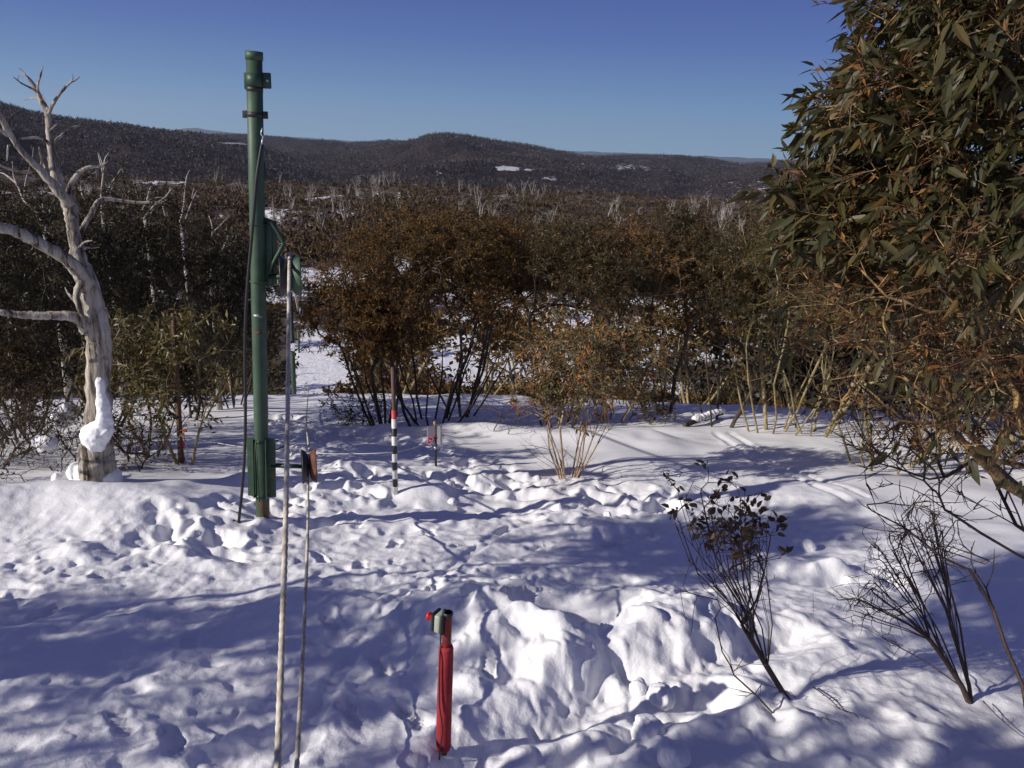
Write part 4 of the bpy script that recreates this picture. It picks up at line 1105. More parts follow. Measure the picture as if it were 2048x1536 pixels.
# --- the shrub with orange twigs in the middle
sh = gum('snow_gum_shrub', 11, 2.15, 1.75, 9, 290, M_LEAF_SHRUB, M_BARK_TAN, 'small snow gum with orange twigs alone on the open snow in the middle', 'tree', None, leafL=.085, leafW=.023, ntw=5, nl=6,
         crown_h=.62, crown_c=.69, zlow=.36, base_sp=.10, rt=.0030, expo=2.6, clumps=16, lean=(.03, 0), tlen=.17, skirt=40, csp=.2, sprd=(.14, .32), jit=.03, sh=(.45, .62), rmin=.011)
place(sh, 1138, 948)
def row(name, px, py, H, Wd, seed, label, leaf, bark, rz=0.0, **kw):
    g = GP(px, py, .05)
    d = dict(leafL=.080, leafW=.020, ntw=6, nl=8, group=G_ROW, rmin=.018); d.update(kw)
    return gum(name, seed, H, Wd, d.pop('nst', 6), d.pop('ntips', 420), leaf, bark, label, 'tree', d.pop('group'), loc=g, rz=rz, **d)
T = 'snow_gum'
row(T, 768, 850, 3.4, 2.05, 21, 'brown crowned snow gum just behind the striped pole, leftmost of the crest row', M_LEAF_RUSSET, M_BARK_BROWN, lean=(-.12, 0), nst=9, zlow=.47, skirt=60, crown_h=.66, crown_c=.64)
row(T, 862, 842, 4.15, 3.1, 22, 'tallest snow gum with a fan of dark stems, behind the sign post', M_LEAF_BROWN, M_BARK_BROWN, nst=12, base_sp=.45, ntips=480, zlow=.44, crown_c=.74, crown_h=.52, skirt=50)
row(T, 925, 832, 4.2, 2.6, 23, 'forked dark stemmed snow gum right beside the tallest one', M_LEAF_RUSSET, M_BARK_BROWN, lean=(.08, 0), nst=6, base_sp=.2, skirt=30, zlow=.44, crown_c=.74, crown_h=.52)
row(T, 1120, 850, 3.9, 2.7, 24, 'olive crowned snow gum directly behind the orange twigged shrub', M_LEAF_OLIVE, M_BARK_BROWN, nst=8, base_sp=.3, skirt=40, zlow=.48, crown_c=.77, crown_h=.46)
row(T, 1215, 838, 3.9, 2.4, 25, 'orange tinged snow gum behind the right side of the shrub', M_LEAF_RUSSET, M_BARK_TAN, nst=7, base_sp=.25, skirt=40, zlow=.50, crown_c=.78, crown_h=.44)
row(T, 1332, 828, 4.1, 2.7, 26, 'snow gum on two straight dark stems right of the shrub', M_LEAF_OLIVE, M_BARK_BROWN, nst=4, base_sp=.28, zlow=.48, crown_c=.76, crown_h=.46, sprd=(.05,.16), skirt=4)
row(T, 1440, 845, 4.0, 2.8, 27, 'green crowned snow gum above the snow covered log', M_LEAF_OLIVE, M_BARK_BROWN, nst=5, base_sp=.35, skirt=16, zlow=.40)
row(T, 1545, 862, 4.1, 2.8, 28, 'snow gum with pale yellow stems, left of the two yellow stemmed ones', M_LEAF_OLIVE, M_BARK_YEL, nst=7, base_sp=.40, skirt=60, zlow=.42, lean=(-.03, 0))
row(T, 1625, 868, 4.2, 2.8, 29, 'snow gum with pale yellow stems, right of the two yellow stemmed ones', M_LEAF_OLIVE, M_BARK_YEL, nst=6, base_sp=.38, skirt=60, zlow=.45, lean=(.05, 0))
row(T, 1765, 930, 3.1, 2.6, 30, 'twiggy pale stemmed snow gum under the big overhanging branches', M_LEAF_OLIVE, M_BARK_YEL, nst=8, base_sp=.5, skirt=130, zlow=.45, ntips=340, ntw=4, nl=4)
row(T, 1905, 925, 3.3, 2.8, 31, 'twiggy snow gum on the right edge behind the leaning branches', M_LEAF_OLIVE, M_BARK_YEL, nst=8, base_sp=.5, skirt=130, zlow=.42, ntips=340, ntw=4, nl=4)
row(T, 2050, 900, 3.6, 3.0, 32, 'dense snow gum half cut by the right edge', M_LEAF_BROWN, M_BARK_YEL, nst=7, base_sp=.5, skirt=90, zlow=.35, ntips=420)
# --- left side: dark dense gums behind the dead tree, a lit leafy one beside the stake
row(T, 45, 880, 4.0, 3.4, 41, 'dark dense snow gum on the left edge behind the dead tree', M_LEAF_DARK, M_BARK_BROWN, zlow=.20, crown_h=.80, crown_c=.58, ntips=480, ntw=7, nl=6)
row(T, 215, 862, 4.2, 3.2, 42, 'dark dense snow gum behind the trunk of the dead tree', M_LEAF_DARK, M_BARK_BROWN, zlow=.22, crown_h=.78, crown_c=.60, ntips=480, ntw=7, nl=6)
row(T, 385, 838, 4.1, 3.0, 43, 'dark snow gum between the brown stake and the green pole', M_LEAF_DARK, M_BARK_BROWN, zlow=.22, crown_h=.78, crown_c=.58, ntips=480, ntw=7, nl=6)
row(T, 470, 815, 3.3, 2.2, 44, 'small dark snow gum just left of the green pole', M_LEAF_DARK, M_BARK_BROWN, zlow=.22, crown_h=.78, crown_c=.58, ntips=300, ntw=6, nl=6)
row('leafy_bush', 292, 925, 1.95, 1.35, 45, 'leafy olive bush lit by the sun between dead tree and brown stake', M_LEAF_LIT, M_BARK_TAN, zlow=.25, crown_h=.78, crown_c=.60, ntips=130, ntw=4, nl=5, leafL=.10, leafW=.034, nst=4, base_sp=.08, group=None, skirt=5)
row('leafy_bush', 372, 935, 1.95, 1.30, 46, 'leafy olive bush growing through the brown stake', M_LEAF_LIT, M_BARK_YEL, zlow=.32, crown_h=.72, crown_c=.64, ntips=120, ntw=4, nl=5, leafL=.10, leafW=.034, nst=3, base_sp=.06, group=None, lean=(.06, .02), skirt=5)
row('leafy_bush', 30, 900, 2.1, 1.5, 47, 'olive bush on the left edge below the low dead limb', M_LEAF_OLIVE, M_BARK_BROWN, zlow=.2, crown_h=.82, crown_c=.56, ntips=150, ntw=4, nl=5, leafL=.10, leafW=.034, nst=4, group=None, skirt=5)
def scrub(px, py, H, Wd, seed, label, leaf=M_LEAF_DARK, bark=M_BARK_TWIG, nt=200, ntw=2, nl=2, L=.06, group=None, sp=.3):
    return gum('low_scrub', seed, H, Wd, 9, nt, leaf, bark, label, 'bush', group, loc=GP(px, py, .03), zlow=.08, crown_h=1.0, crown_c=.50, ntw=ntw, nl=nl, leafL=L, leafW=L * .33, base_sp=sp, rt=.003, jit=.10)
scrub(75, 950, .85, 1.8, 48, 'low tangled scrub of thin twigs left of the dead tree foot', sp=.5, nt=240)
scrub(-30, 930, 1.0, 1.5, 49, 'dark low scrub cut by the left edge')
scrub(262, 940, .75, 1.1, 50, 'low dark scrub just right of the dead tree foot')
scrub(712, 850, .75, 1.1, 52, 'low leafy shoots left of the crest row', M_LEAF_DARK, nt=70, ntw=3, nl=4, L=.07)
scrub(1000, 868, .7, 1.5, 53, 'low bare twigs between the crest row and the shrub', nt=90, ntw=1, nl=0, sp=.3)
scrub(1295, 845, .6, .8, 54, 'low leafy clump right of the shrub on the snow edge', M_LEAF_OLIVE, nt=70, ntw=3, nl=4, L=.08)

# ================================================================== BIG OVERHANGING GUM ON THE RIGHT
def hero_tree():
    rng = random.Random(77); nrng = np.random.default_rng(77)
    bx, by = 3.55, 3.9
    base = Vector((bx, by, gz(bx, by) - .1))
    def jit(p, s=.03): return Vector(p) + Vector((rng.gauss(0, s), rng.gauss(0, s), rng.gauss(0, s)))
    stems = []
    for pts in ([(2110, 960, 3.95), (1975, 910, 3.85), (1880, 790, 3.75), (1800, 660, 3.65), (1730, 540, 3.5)],
                [(2150, 900, 3.8), (2030, 720, 3.7), (1930, 540, 3.6), (1860, 400, 3.5), (1810, 270, 3.4)],
                [(2160, 980, 4.0), (2010, 880, 4.1), (1900, 700, 4.1), (1850, 560, 4.0)],
                [(2200, 800, 3.6), (2110, 500, 3.5), (2030, 280, 3.4), (1960, 110, 3.4)],
                [(2230, 800, 3.3), (2180, 500, 3.1), (2120, 300, 3.0), (2060, 120, 3.0)],
                [(2120, 1010, 3.8), (2000, 960, 3.6), (1900, 870, 3.4), (1830, 780, 3.3)]):
        stems.append([base + Vector((rng.uniform(-.15, .15), rng.uniform(-.15, .15), 0)), base.lerp(P(*pts[0]), .5)] + [jit(P(*p)) for p in pts])
    tips = []
    # crown body: an ellipsoid standing over the base, hanging low towards the left
    c = P(2075, 390, 3.45); ax = np.array([1.00, .85, 1.30])
    while len(tips) < 700:
        v = nrng.normal(0, 1, 3); v /= np.linalg.norm(v); v *= nrng.uniform(.25, 1) ** .45
        p = np.array(c) + v * ax
        if v[2] < -.15 and nrng.random() < .62: continue
        if nrng.random() < .12 and v[2] > .2: continue
        tips.append(p)
    for (px, py, d, r_, n) in [(1730, 600, 3.3, .20, 34), (1790, 720, 3.4, .2, 10), (1725, 470, 3.4, .18, 34), (1800, 560, 3.1, .2, 20), (1810, 330, 3.4, .16, 26), (1930, 130, 3.5, .15, 16), (1900, 600, 3.0, .22, 16), (1690, 800, 3.2, .06, 4), (1890, 220, 3.4, .14, 20), (1950, 20, 3.4, .16, 20)]:
        cc = np.array(P(px, py, d)); tips += [cc + nrng.normal(0, r_, 3) for _ in range(n)]
    tips = np.array(tips)
    pos, par, dr, ti = skeleton(rng, stems, tips, .3, .8, .10)
    rad = radii(par, len(pos), .0032, 2.45)
    mb = MB(); branch_mesh(mb, pos, par, rad, kmax=10)
    big = MB(); small = MB(); tw = MB()
    tp = pos[ti]; td = dr[ti]
    outer = np.array([np.linalg.norm((p - np.array(c)) / ax) for p in tp])
    sel = (outer > .62) | (nrng.random(len(tp)) < .45)
    low = tp[:, 2] < -.42 + nrng.normal(0, .12, len(tp))
    a = sel & ~low
    spray(nrng, mb, big, tp[a], td[a], 4, .15, 5, .112, .026, True, .5, .0020, spread=.75, up=.1, bias=(-.30, 0, 0))
    b = sel & low & (nrng.random(len(tp)) < .42)
    spray(nrng, mb, big, tp[b], td[b], 2, .14, 2, .105, .028, True, .4, .0020, spread=.75, up=.0)
    e = np.ones(len(tp), bool)
    spray(nrng, tw, small, tp[e] + nrng.normal(0, .06, (e.sum(), 3)), td[e], 4, .13, 4, .045, .013, False, .2, .0018, spread=1.0, up=.2)
    root = empty('overhanging_gum_tree', base, 0, 'big close snow gum with long drooping leaves filling the upper right', 'tree')
    for m_, nm, mt, sm_ in ((mb, 'trunk', M_BARK_PEEL, True), (tw, 'twigs', M_TWIG_RED, True), (big, 'crown', M_LEAF_BIG, False), (small, 'young_shoots', M_LEAF_YOUNG, False)):
        o = m_.build(nm, mt, root, sm_); o.matrix_parent_inverse = Matrix.Translation(-base)
M_TWIG_RED = mat_bark('red_twig', [(.3, (.07, .028, .016)), (.6, (.15, .058, .025)), (.8, (.27, .12, .04))], (8, 8, 8), 6, .2, .002)
M_LEAF_YOUNG = mat_leaf('leaf_young', [(0, (.05, .034, .014)), (.5, (.075, .046, .016)), (.8, (.12, .06, .018)), (1, (.24, .11, .025))], .5, .2, (.16, .08, .025))
hero_tree()

# ================================================================== BARE SHRUBS IN THE FOREGROUND
M_LEAF_SEAR = mat_leaf('leaf_sear_brown', [(0, (.030, .020, .014)), (.5, (.075, .045, .025)), (.8, (.16, .10, .04)), (1, (.22, .15, .07))], .5, .15, (.12, .07, .03))
def twig_shrub(name, label, stems, tips, seed, bark, rt=.0018, side=1.0, leaves=None, cat='shrub', expo=2.5, jitr=.12, base=None, nsub=1):
    rng = random.Random(seed); nrng = np.random.default_rng(seed)
    pos, par, dr, ti = skeleton(rng, stems, tips, .35, .8, jitr, attach=True)
    rad = radii(par, len(pos), rt, expo)
    mb = MB(); branch_mesh(mb, pos, par, rad)
    for p, d in zip(pos[ti], dr[ti]):
        for k in range(nsub):
            v = d + nrng.normal(0, .35, 3); v /= np.linalg.norm(v); l = nrng.uniform(.03, .10) * side
            mb.tube([p - d * .02, p + v * l * .6, p + v * l + nrng.normal(0, .006, 3)], [rt, rt * .8, rt * .5], 3, cap=False)
    # knobby side spurs
    for i in range(0, len(pos), 3):
        if rad[i] < .010 and nrng.random() < .7:
            v = dr[i] * .5 + nrng.normal(0, .6, 3); v /= np.linalg.norm(v); mb.tube([pos[i], pos[i] + v * nrng.uniform(.015, .05) * side], [rad[i] * .6, rt * .5], 3, cap=False)
    base = base or stems[0][0]
    root = empty(name, base, 0, label, cat)
    o = mb.build('branches', bark, root); o.matrix_parent_inverse = Matrix.Translation(-Vector(base))
    if leaves is not None:
        lm = MB(); keep = np.array([leaves(p) for p in pos[ti]]); tp = pos[ti][keep]; td = dr[ti][keep]
        spray(nrng, mb, lm, tp, td, 3, .05, 2, .052, .022, True, .15, .0015, spread=.6, up=.3, twigs=False)
        o = lm.build('leaves', M_LEAF_SEAR, root, False); o.matrix_parent_inverse = Matrix.Translation(-Vector(base))
    return root
rg = random.Random(3)
g = GP(1585, 1418, .04); Y = g.y
st1 = [g, P(1566, 1385, Y), P(1535, 1335, Y - .02), P(1506, 1285, Y - .03), P(1484, 1250, Y - .04)]
extra = []; tips = []
for k in range(27):
    u = (k + rg.uniform(-.3, .3)) / 26; j = rg.choice([2, 3, 3, 4, 4, 4]); a = st1[j]; ex = 1350 + 190 * u; ey = 1010 + 65 * u + rg.gauss(0, 22); dz = rg.uniform(-.26, .26)
    if k % 5 == 4: ey += 90
    ax_, ay_ = (1535, 1506, 1484)[j - 2], (1335, 1285, 1250)[j - 2]
    m1 = P(ax_ + (ex - ax_) * .35 + 10, ay_ + (ey - ay_) * .30, Y + dz * .4 - .05); m2 = P(ax_ + (ex - ax_) * .78, ay_ + (ey - ay_) * .62, Y + dz * .8 - .06)
    extra.append([a, m1, m2, P(ex, ey, Y + dz - .07)])
    for q_ in range(6):
        t = rg.uniform(.35, 1.0); b_ = m1.lerp(P(ex, ey, Y + dz - .07), t); tips.append(np.array(b_ + Vector((rg.gauss(0, .045), rg.gauss(0, .06), .05 + rg.uniform(0, .10)))))
lz = P(1400, 1062, Y).z
twig_shrub('bare_shrub', 'slender leaning shrub with a few withered brown leaves at its tips, right foreground', [st1] + extra, tips, 301, M_BARK_TWIG, .0021, expo=2.35, leaves=lambda p: p[2] > lz and rg.random() < .8)
g2 = GP(1568, 1447, .03); Y2 = g2.y
tips = [np.array(P(a, b, Y2 + rg.uniform(-.12, .12))) for a, b in [(1368, 1226), (1372, 1150), (1385, 1240), (1360, 1180), (1395, 1190), (1475, 1205), (1440, 1290), (1480, 1330), (1455, 1375), (1520, 1440), (1530, 1330), (1585, 1385), (1490, 1395), (1478, 1335), (1430, 1235)]]
twig_shrub('bare_shrub', 'thin leafless branch rising from the snow just left of the slender shrub', [[g2, P(1545, 1425, Y2), P(1510, 1388, Y2), P(1468, 1350, Y2)]], tips, 302, M_BARK_TWIG, .0022)
g = GP(1945, 1418, .05); Y = g.y; tips = []
st = [[g, P(1925, 1375, Y), P(1890, 1320, Y - .05), P(1860, 1280, Y - .08)], [g, P(1938, 1370, Y + .03), P(1920, 1310, Y + .05), P(1900, 1250, Y + .06)]]
for k in range(30):
    u = (k + rg.uniform(-.3, .3)) / 29; ex = 1705 + 175 * u + rg.gauss(0, 8); ey = 1245 - 190 * math.sin(min(1, u * 1.3) * 1.5) + rg.gauss(0, 12); dz = rg.uniform(-.28, .28)
    b0 = st[0] if u < .6 else st[1]; j = rg.choice([1, 2, 3, 3]); a = b0[j]; ap = ((1925, 1375), (1890, 1320), (1860, 1280))[j - 1] if u < .6 else ((1938, 1370), (1920, 1310), (1900, 1250))[j - 1]
    m1 = P(ap[0] + (ex - ap[0]) * .35 + 6, ap[1] + (ey - ap[1]) * .38, Y + dz * .4); m2 = P(ap[0] + (ex - ap[0]) * .72, ap[1] + (ey - ap[1]) * .74, Y + dz * .8); e = P(ex, ey, Y + dz)
    st.append([a, m1, m2, e])
    for q_ in range(15):
        t = rg.uniform(.2, 1.0); b_ = m1.lerp(e, t); dv = (e - m1).normalized(); tips.append(np.array(b_ + dv * rg.uniform(.03, .16) + Vector((rg.gauss(0, .05), rg.gauss(0, .06), rg.gauss(.02, .045)))))
twig_shrub('bare_shrub', 'leafless shrub with a dense fan of fine twigs leaning left, near the right corner', st, tips, 303, M_BARK_TWIG, .0017, side=.8, nsub=1, expo=2.35, jitr=.08)
g = P(2110, 1480, 2.95); g.z = gz(g.x, g.y); tips = [np.array(P(a + rg.gauss(0, 10), b + rg.gauss(0, 10), 3.4 + rg.uniform(-.25, .25))) for a, b in
     [(1770, 1010), (1800, 985), (1830, 1050), (1850, 1005), (1880, 1060), (1900, 1010), (1935, 1090), (1960, 1100), (1975, 1130), (1780, 1045), (1740, 1020), (1815, 1075), (1920, 1060), (1870, 1110), (1905, 1140), (1990, 1060), (1965, 1120), (1845, 1000), (1790, 1030), (1925, 1130)]]
twig_shrub('bare_sapling', 'bare sapling with long thin branches rising along the right edge', [[g, P(2045, 1370, 3.2), P(2010, 1290, 3.3), P(1985, 1215, 3.35), P(1955, 1175, 3.4)], [P(1985, 1215, 3.35), P(1940, 1140, 3.4), P(1885, 1115, 3.4)]], tips, 304, M_BARK_TWIG, .0030, expo=2.3, side=1.4)
# long bare boughs that sweep in from the right below the big gum
g = Vector((4.4, 4.3, 0)); g.z = gz(4.4, 4.3) - .05
tips = [np.array(P(a + rg.gauss(0, 14), b + rg.gauss(0, 14), 4.1 + rg.uniform(-.4, .4))) for a, b in
     [(1745, 905), (1730, 870), (1770, 890), (1800, 930), (1790, 960), (1760, 930), (1830, 905), (1850, 945), (1870, 880), (1880, 930), (1840, 985), (1900, 1000), (1920, 950), (1950, 980), (1700, 830), (1735, 805), (1780, 820), (1830, 860), (1900, 880), (1960, 920),
      (1715, 850), (1755, 850), (1810, 880), (1860, 850), (1930, 870), (1990, 1010), (2010, 970), (1985, 940), (1880, 1020), (1820, 1010), (1760, 985), (1720, 905), (1810, 790), (1850, 800), (1690, 790)] * 2]
tips += [np.array(P(rg.uniform(1700, 2060), rg.uniform(620, 940), 4.3 + rg.uniform(-.5, .5))) for _ in range(190)]
twig_shrub('leaning_bush', 'leafless bush whose long boughs sweep in from the right below the big gum', [[g, P(2130, 1110, 4.0), P(2048, 1060, 4.0), P(1960, 1010, 4.05), P(1880, 965, 4.1)], [g, P(2130, 1150, 3.9), P(2040, 1112, 3.9), P(1960, 1065, 3.95), P(1900, 1025, 4.0), P(1850, 990, 4.05)], [g, P(2140, 1040, 4.2), P(2060, 990, 4.2), P(1990, 930, 4.2), P(1930, 880, 4.2)]], tips, 305, M_BARK_TWIG, .0028, side=1.5, nsub=3, expo=2.95)
def twig_thing(name, label, pts, r, seed, side=8):
    rg_ = random.Random(seed); m = MB(); C_ = smooth_path(pts, 4); m.tube(C_, np.linspace(r, r * .4, len(C_)), 6)
    for k in range(side):
        i = rg_.randrange(1, len(C_)); v = Vector((rg_.gauss(0, 1), rg_.gauss(0, 1), rg_.uniform(.0, 1))).normalized() * rg_.uniform(.02, .06); m.tube([C_[i], C_[i] + v], [r * .5, r * .25], 3)
    o = m.build(name, M_BARK_TWIG); return tag(o, label, 'twig')
def gl(px, py, up=.01): p = GP(px, py); p.z += up; return p
twig_thing('fallen_twig', 'broken dark twig lying on the snow right of the slender shrub', [gl(1618, 1410, .03), gl(1650, 1432, .03), gl(1675, 1450, .02), gl(1700, 1468, .04)], .004, 1, 14)
twig_thing('fallen_twig', 'small twig poking out of the snow below the slender shrub', [gl(1636, 1470, .01), gl(1645, 1482, .03), gl(1662, 1492, .03)], .0025, 2, 5)
twig_thing('tiny_sapling', 'tiny thin sapling standing in the shaded hollow at right', [gl(1622, 1252, -.01), gl(1620, 1240, .05), gl(1619, 1222, .09)], .002, 3, 3)
twig_thing('fallen_twig', 'long thin bare twig running to the bottom right corner', [gl(1960, 1425, .04), gl(1990, 1460, .04), gl(2030, 1495, .05), gl(2075, 1530, .05)], .003, 4, 9)

# snow covered log under the green crowned gum, and snow caught in the yellow stems
lg = GP(1408, 845); m = MB(); a = GP(1376, 850); b = GP(1442, 838); a.z += .05; b.z += .10
m.tube(smooth_path([a + (a - b) * .1, a, a.lerp(b, .5) + Vector((0, 0, .03)), b], 4), .05, 8)
m.tube([a.lerp(b, .3), a.lerp(b, .3) + Vector((-.2, .05, .22))], [.02, .008], 5)
o = m.build('fallen_log', M_BARK_BROWN); tag(o, 'dark fallen log under snow on the crest right of the shrub', 'log')
fused('snow_clump', [(a.lerp(b, t) + Vector((0, 0, .055 + .01 * math.sin(t * 9))), .07, 11 + i) for i, t in enumerate((.2, .3, .4, .5, .6, .7, .8, .9, 1.0))], 'cap of snow along the dark fallen log')

# ================================================================== TREES LEFT OF THE CAMERA, seen only by their shade and from the side
for i, (x, y, H, W_, rz, sd) in enumerate([(-8.6, 1.0, 4.1, 2.5, .3, 61), (-6.6, 3.1, 5.0, 2.0, 1.7, 62), (-4.3, 1.5, 5.0, 1.6, 2.9, 63), (-6.0, -.7, 4.5, 1.8, 4.0, 64)]):
    gum('snow_gum', sd, H, W_, 5, (250, 250, 240, 150)[i], M_LEAF_OLIVE, M_BARK_YEL, ['snow gum outside the frame, farthest left of the viewpoint', 'snow gum outside the frame nearest the dead tree', 'slim snow gum outside the frame closest to the ropes', 'snow gum outside the frame behind the viewpoint'][i], 'tree', 'snow gums beside the viewpoint',
        loc=(x, y, gz(x, y) - .05), rz=rz, leafL=.11, leafW=.036, ntw=6, nl=6, zlow=(.46, .56, .66, .5)[i], crown_h=(.50, .40, .30, .4)[i], crown_c=(.74, .78, .83, .76)[i], tlen=.2, clumps=8, csp=.18)

# ================================================================== BUSHES BEYOND THE CREST
def lowbush(seed, H, Wd, nt, leaf, bark, L=.20, W=.09, label=None, zl=.12):
    return gum('hillside_gum', seed, H, Wd, 5, nt, leaf, bark, label or 'x', 'tree', 'gums on the slope below', zlow=zl, crown_h=.85, crown_c=.56, ntw=4, nl=4, leafL=L, leafW=W, rt=.012, tlen=.32, base_sp=.2, csp=.25)
PRO = [lowbush(501, 2.6, 2.8, 95, M_LEAF_BROWN, M_BARK_BROWN), lowbush(502, 3.2, 3.0, 110, M_LEAF_DARK, M_BARK_BROWN), lowbush(503, 1.8, 2.6, 80, M_LEAF_OLIVE, M_BARK_BROWN), lowbush(504, 3.6, 2.8, 80, M_LEAF_BROWN, M_BARK_YEL, zl=.35), lowbush(505, 1.1, 1.9, 70, M_LEAF_BROWN, M_BARK_TWIG)]
used = [False] * len(PRO)
kinds = ['brown gum', 'dark gum', 'low olive gum', 'tall open brown gum', 'low brown heath']
cnt = 0
def slope_gum(k, x, y, rz, sc, label):
    global cnt
    o = PRO[k] if not used[k] else copy_tree(PRO[k]); used[k] = True
    at_xy(o, x, y, rz, sc); o['label'] = label; cnt += 1; return o
rg = random.Random(99)
for (px, d, k, s) in [(120, 19, 1, 1.25), (330, 21, 1, 1.2), (470, 24, 3, 1.2), (800, 24, 0, 1.1), (530, 30, 1, .9), (790, 21, 3, 1.1), (960, 23, 3, 1.15), (1050, 27, 3, 1.2), (1150, 22, 3, 1.15), (1260, 25, 3, 1.15), (1390, 21, 3, 1.1), (1480, 22, 1, 1.2), (1600, 20, 1, 1.25), (1710, 19, 1, 1.2), (1820, 18, 1, 1.1), (1950, 17, 1, 1.2), (30, 17, 1, 1.2)]:
    x, y = px_xy(px, d); slope_gum(k, x, y, rg.uniform(0, 6.28), s * rg.uniform(.92, 1.08), kinds[k] + ' just over the crest in the row of tree tops')
for i in range(34):
    px = 668 + 790 * (i + rg.random()) / 34; d = rg.uniform(29, 36); x, y = px_xy(px, d)
    slope_gum(4, x, y, rg.uniform(0, 6.28), rg.uniform(.95, 1.35), 'low brown heath bush poking up behind the crest of the snow')
n = 0; tries = 0; spots = []
while n < 225 and tries < 40000:
    tries += 1
    az_ = rg.uniform(-36, 36); r_ = math.exp(rg.uniform(math.log(40), math.log(150)))
    x = r_ * math.sin(R(az_)); y = r_ * math.cos(R(az_))
    de = float(brush_density(np.array([x]), np.array([y]))[0])
    if rg.random() > de * 1.25 - .12 or (abs(az_ - RUN_AZ) < 2.4 and r_ < 76): continue
    if any((x - a) ** 2 + (y - b) ** 2 < 2.2 ** 2 for a, b in spots): continue
    spots.append((x, y)); n += 1
    k = rg.choice([0, 0, 1, 2, 4, 4, 3]); slope_gum(k, x, y, rg.uniform(0, 6.28), rg.uniform(.8, 1.25) * (1.15 if r_ > 90 else 1), kinds[k] + ' among the scattered gums on the snowy slope below')

# ================================================================== WOODLAND, DEAD GUMS ON THE SPUR, FOREST ON THE HILLS
nr = np.random.default_rng(7)
def template(nf, seed, dome=True, size=.33, up=0.0):
    r = np.random.default_rng(seed); V = []; 
    for i in range(nf):
        v = r.normal(0, 1, 3); v /= np.linalg.norm(v); v[2] = abs(v[2]); p = v * r.uniform(.55, 1.0) * np.array([1, 1, .95])
        a = r.normal(0, 1, 3) * size; b = r.normal(0, 1, 3) * size
        a[2] += up * size; V += [p, p + a, p + b]
    return np.array(V), np.arange(nf * 3).reshape(-1, 3)
def tile(temps, pos, sc, sz, rot, pick):
    VV = []; TT = []; n = 0
    for k, (V, T_) in enumerate(temps):
        m = pick == k; c = m.sum()
        if not c: continue
        ca = np.cos(rot[m])[:, None]; sa = np.sin(rot[m])[:, None]
        X = (V[None, :, 0] * ca - V[None, :, 1] * sa) * sc[m][:, None]; Y_ = (V[None, :, 0] * sa + V[None, :, 1] * ca) * sc[m][:, None]; Z = V[None, :, 2] * sz[m][:, None]
        W = np.stack([X, Y_, Z], -1) + pos[m][:, None, :]
        VV.append(W.reshape(-1, 3)); TT.append((T_[None] + (np.arange(c) * len(V))[:, None, None] + n).reshape(-1, 3)); n += c * len(V)
    return np.vstack(VV), np.vstack(TT)
def fan(n, r0, r1, a0=-38, a1=38, p=1.0):
    a = nr.uniform(a0, a1, n); r = np.exp(nr.uniform(0, 1, n) ** p * (math.log(r1) - math.log(r0)) + math.log(r0))
    return r * np.sin(np.radians(a)), r * np.cos(np.radians(a)), r
M_WOOD = mat_leaf('woodland_leaf', [(0, (.034, .025, .015)), (.45, (.066, .044, .022)), (.75, (.095, .060, .027)), (.93, (.13, .08, .04)), (1, (.20, .16, .13))], .8, .1, (.08, .05, .02), .03, .4)
x, y, r_ = fan(13000, 95, 440, p=.85)
de = brush_density(x, y); keep = nr.random(len(x)) < np.clip(de * .95, 0, 1); x = x[keep]; y = y[keep]; r_ = r_[keep]
z = ground_z(x, y); s = nr.uniform(1.0, 2.3, len(x))
V, T_ = tile([template(40, 1, size=.25), template(40, 2, size=.25), template(34, 3, size=.22)], np.stack([x, y, z], -1), s, s * nr.uniform(.8, 1.3, len(x)), nr.uniform(0, 6.28, len(x)), nr.integers(0, 3, len(x)))
o = link('woodland', mesh_np('woodland', V, None, T_, False), M_WOOD); tag(o, 'brown gum woodland covering the slope and spur beyond the snow field', 'woodland', kind='stuff')
M_FOREST = mat_leaf('hill_forest_leaf', [(0, (.028, .022, .025)), (.45, (.048, .038, .039)), (.8, (.078, .062, .060)), (.97, (.11, .09, .085)), (1, (.16, .135, .125))], .9, .0, (0, 0, 0), .0055, .55)
x, y, r_ = fan(100000, 540, 4000, p=1.0)
z = ground_z(x, y); keep = nr.random(len(x)) > 3.2 * (snowy_amount(x, y, z) - .12); x = x[keep]; y = y[keep]; z = z[keep]; r_ = r_[keep]; s = (1.5 + r_ / 1300) * nr.uniform(.7, 1.3, len(x))
V, T_ = tile([template(4, 11, size=.55, up=.3), template(4, 12, size=.5, up=.5), template(3, 13, size=.6, up=.9)], np.stack([x, y, z], -1), s, s * nr.uniform(.8, 1.5, len(x)), nr.uniform(0, 6.28, len(x)), nr.integers(0, 3, len(x)))
o = link('hill_forest', mesh_np('hill_forest', V, None, T_, False), M_FOREST); tag(o, 'dark winter forest covering the far hills', 'forest', kind='stuff')

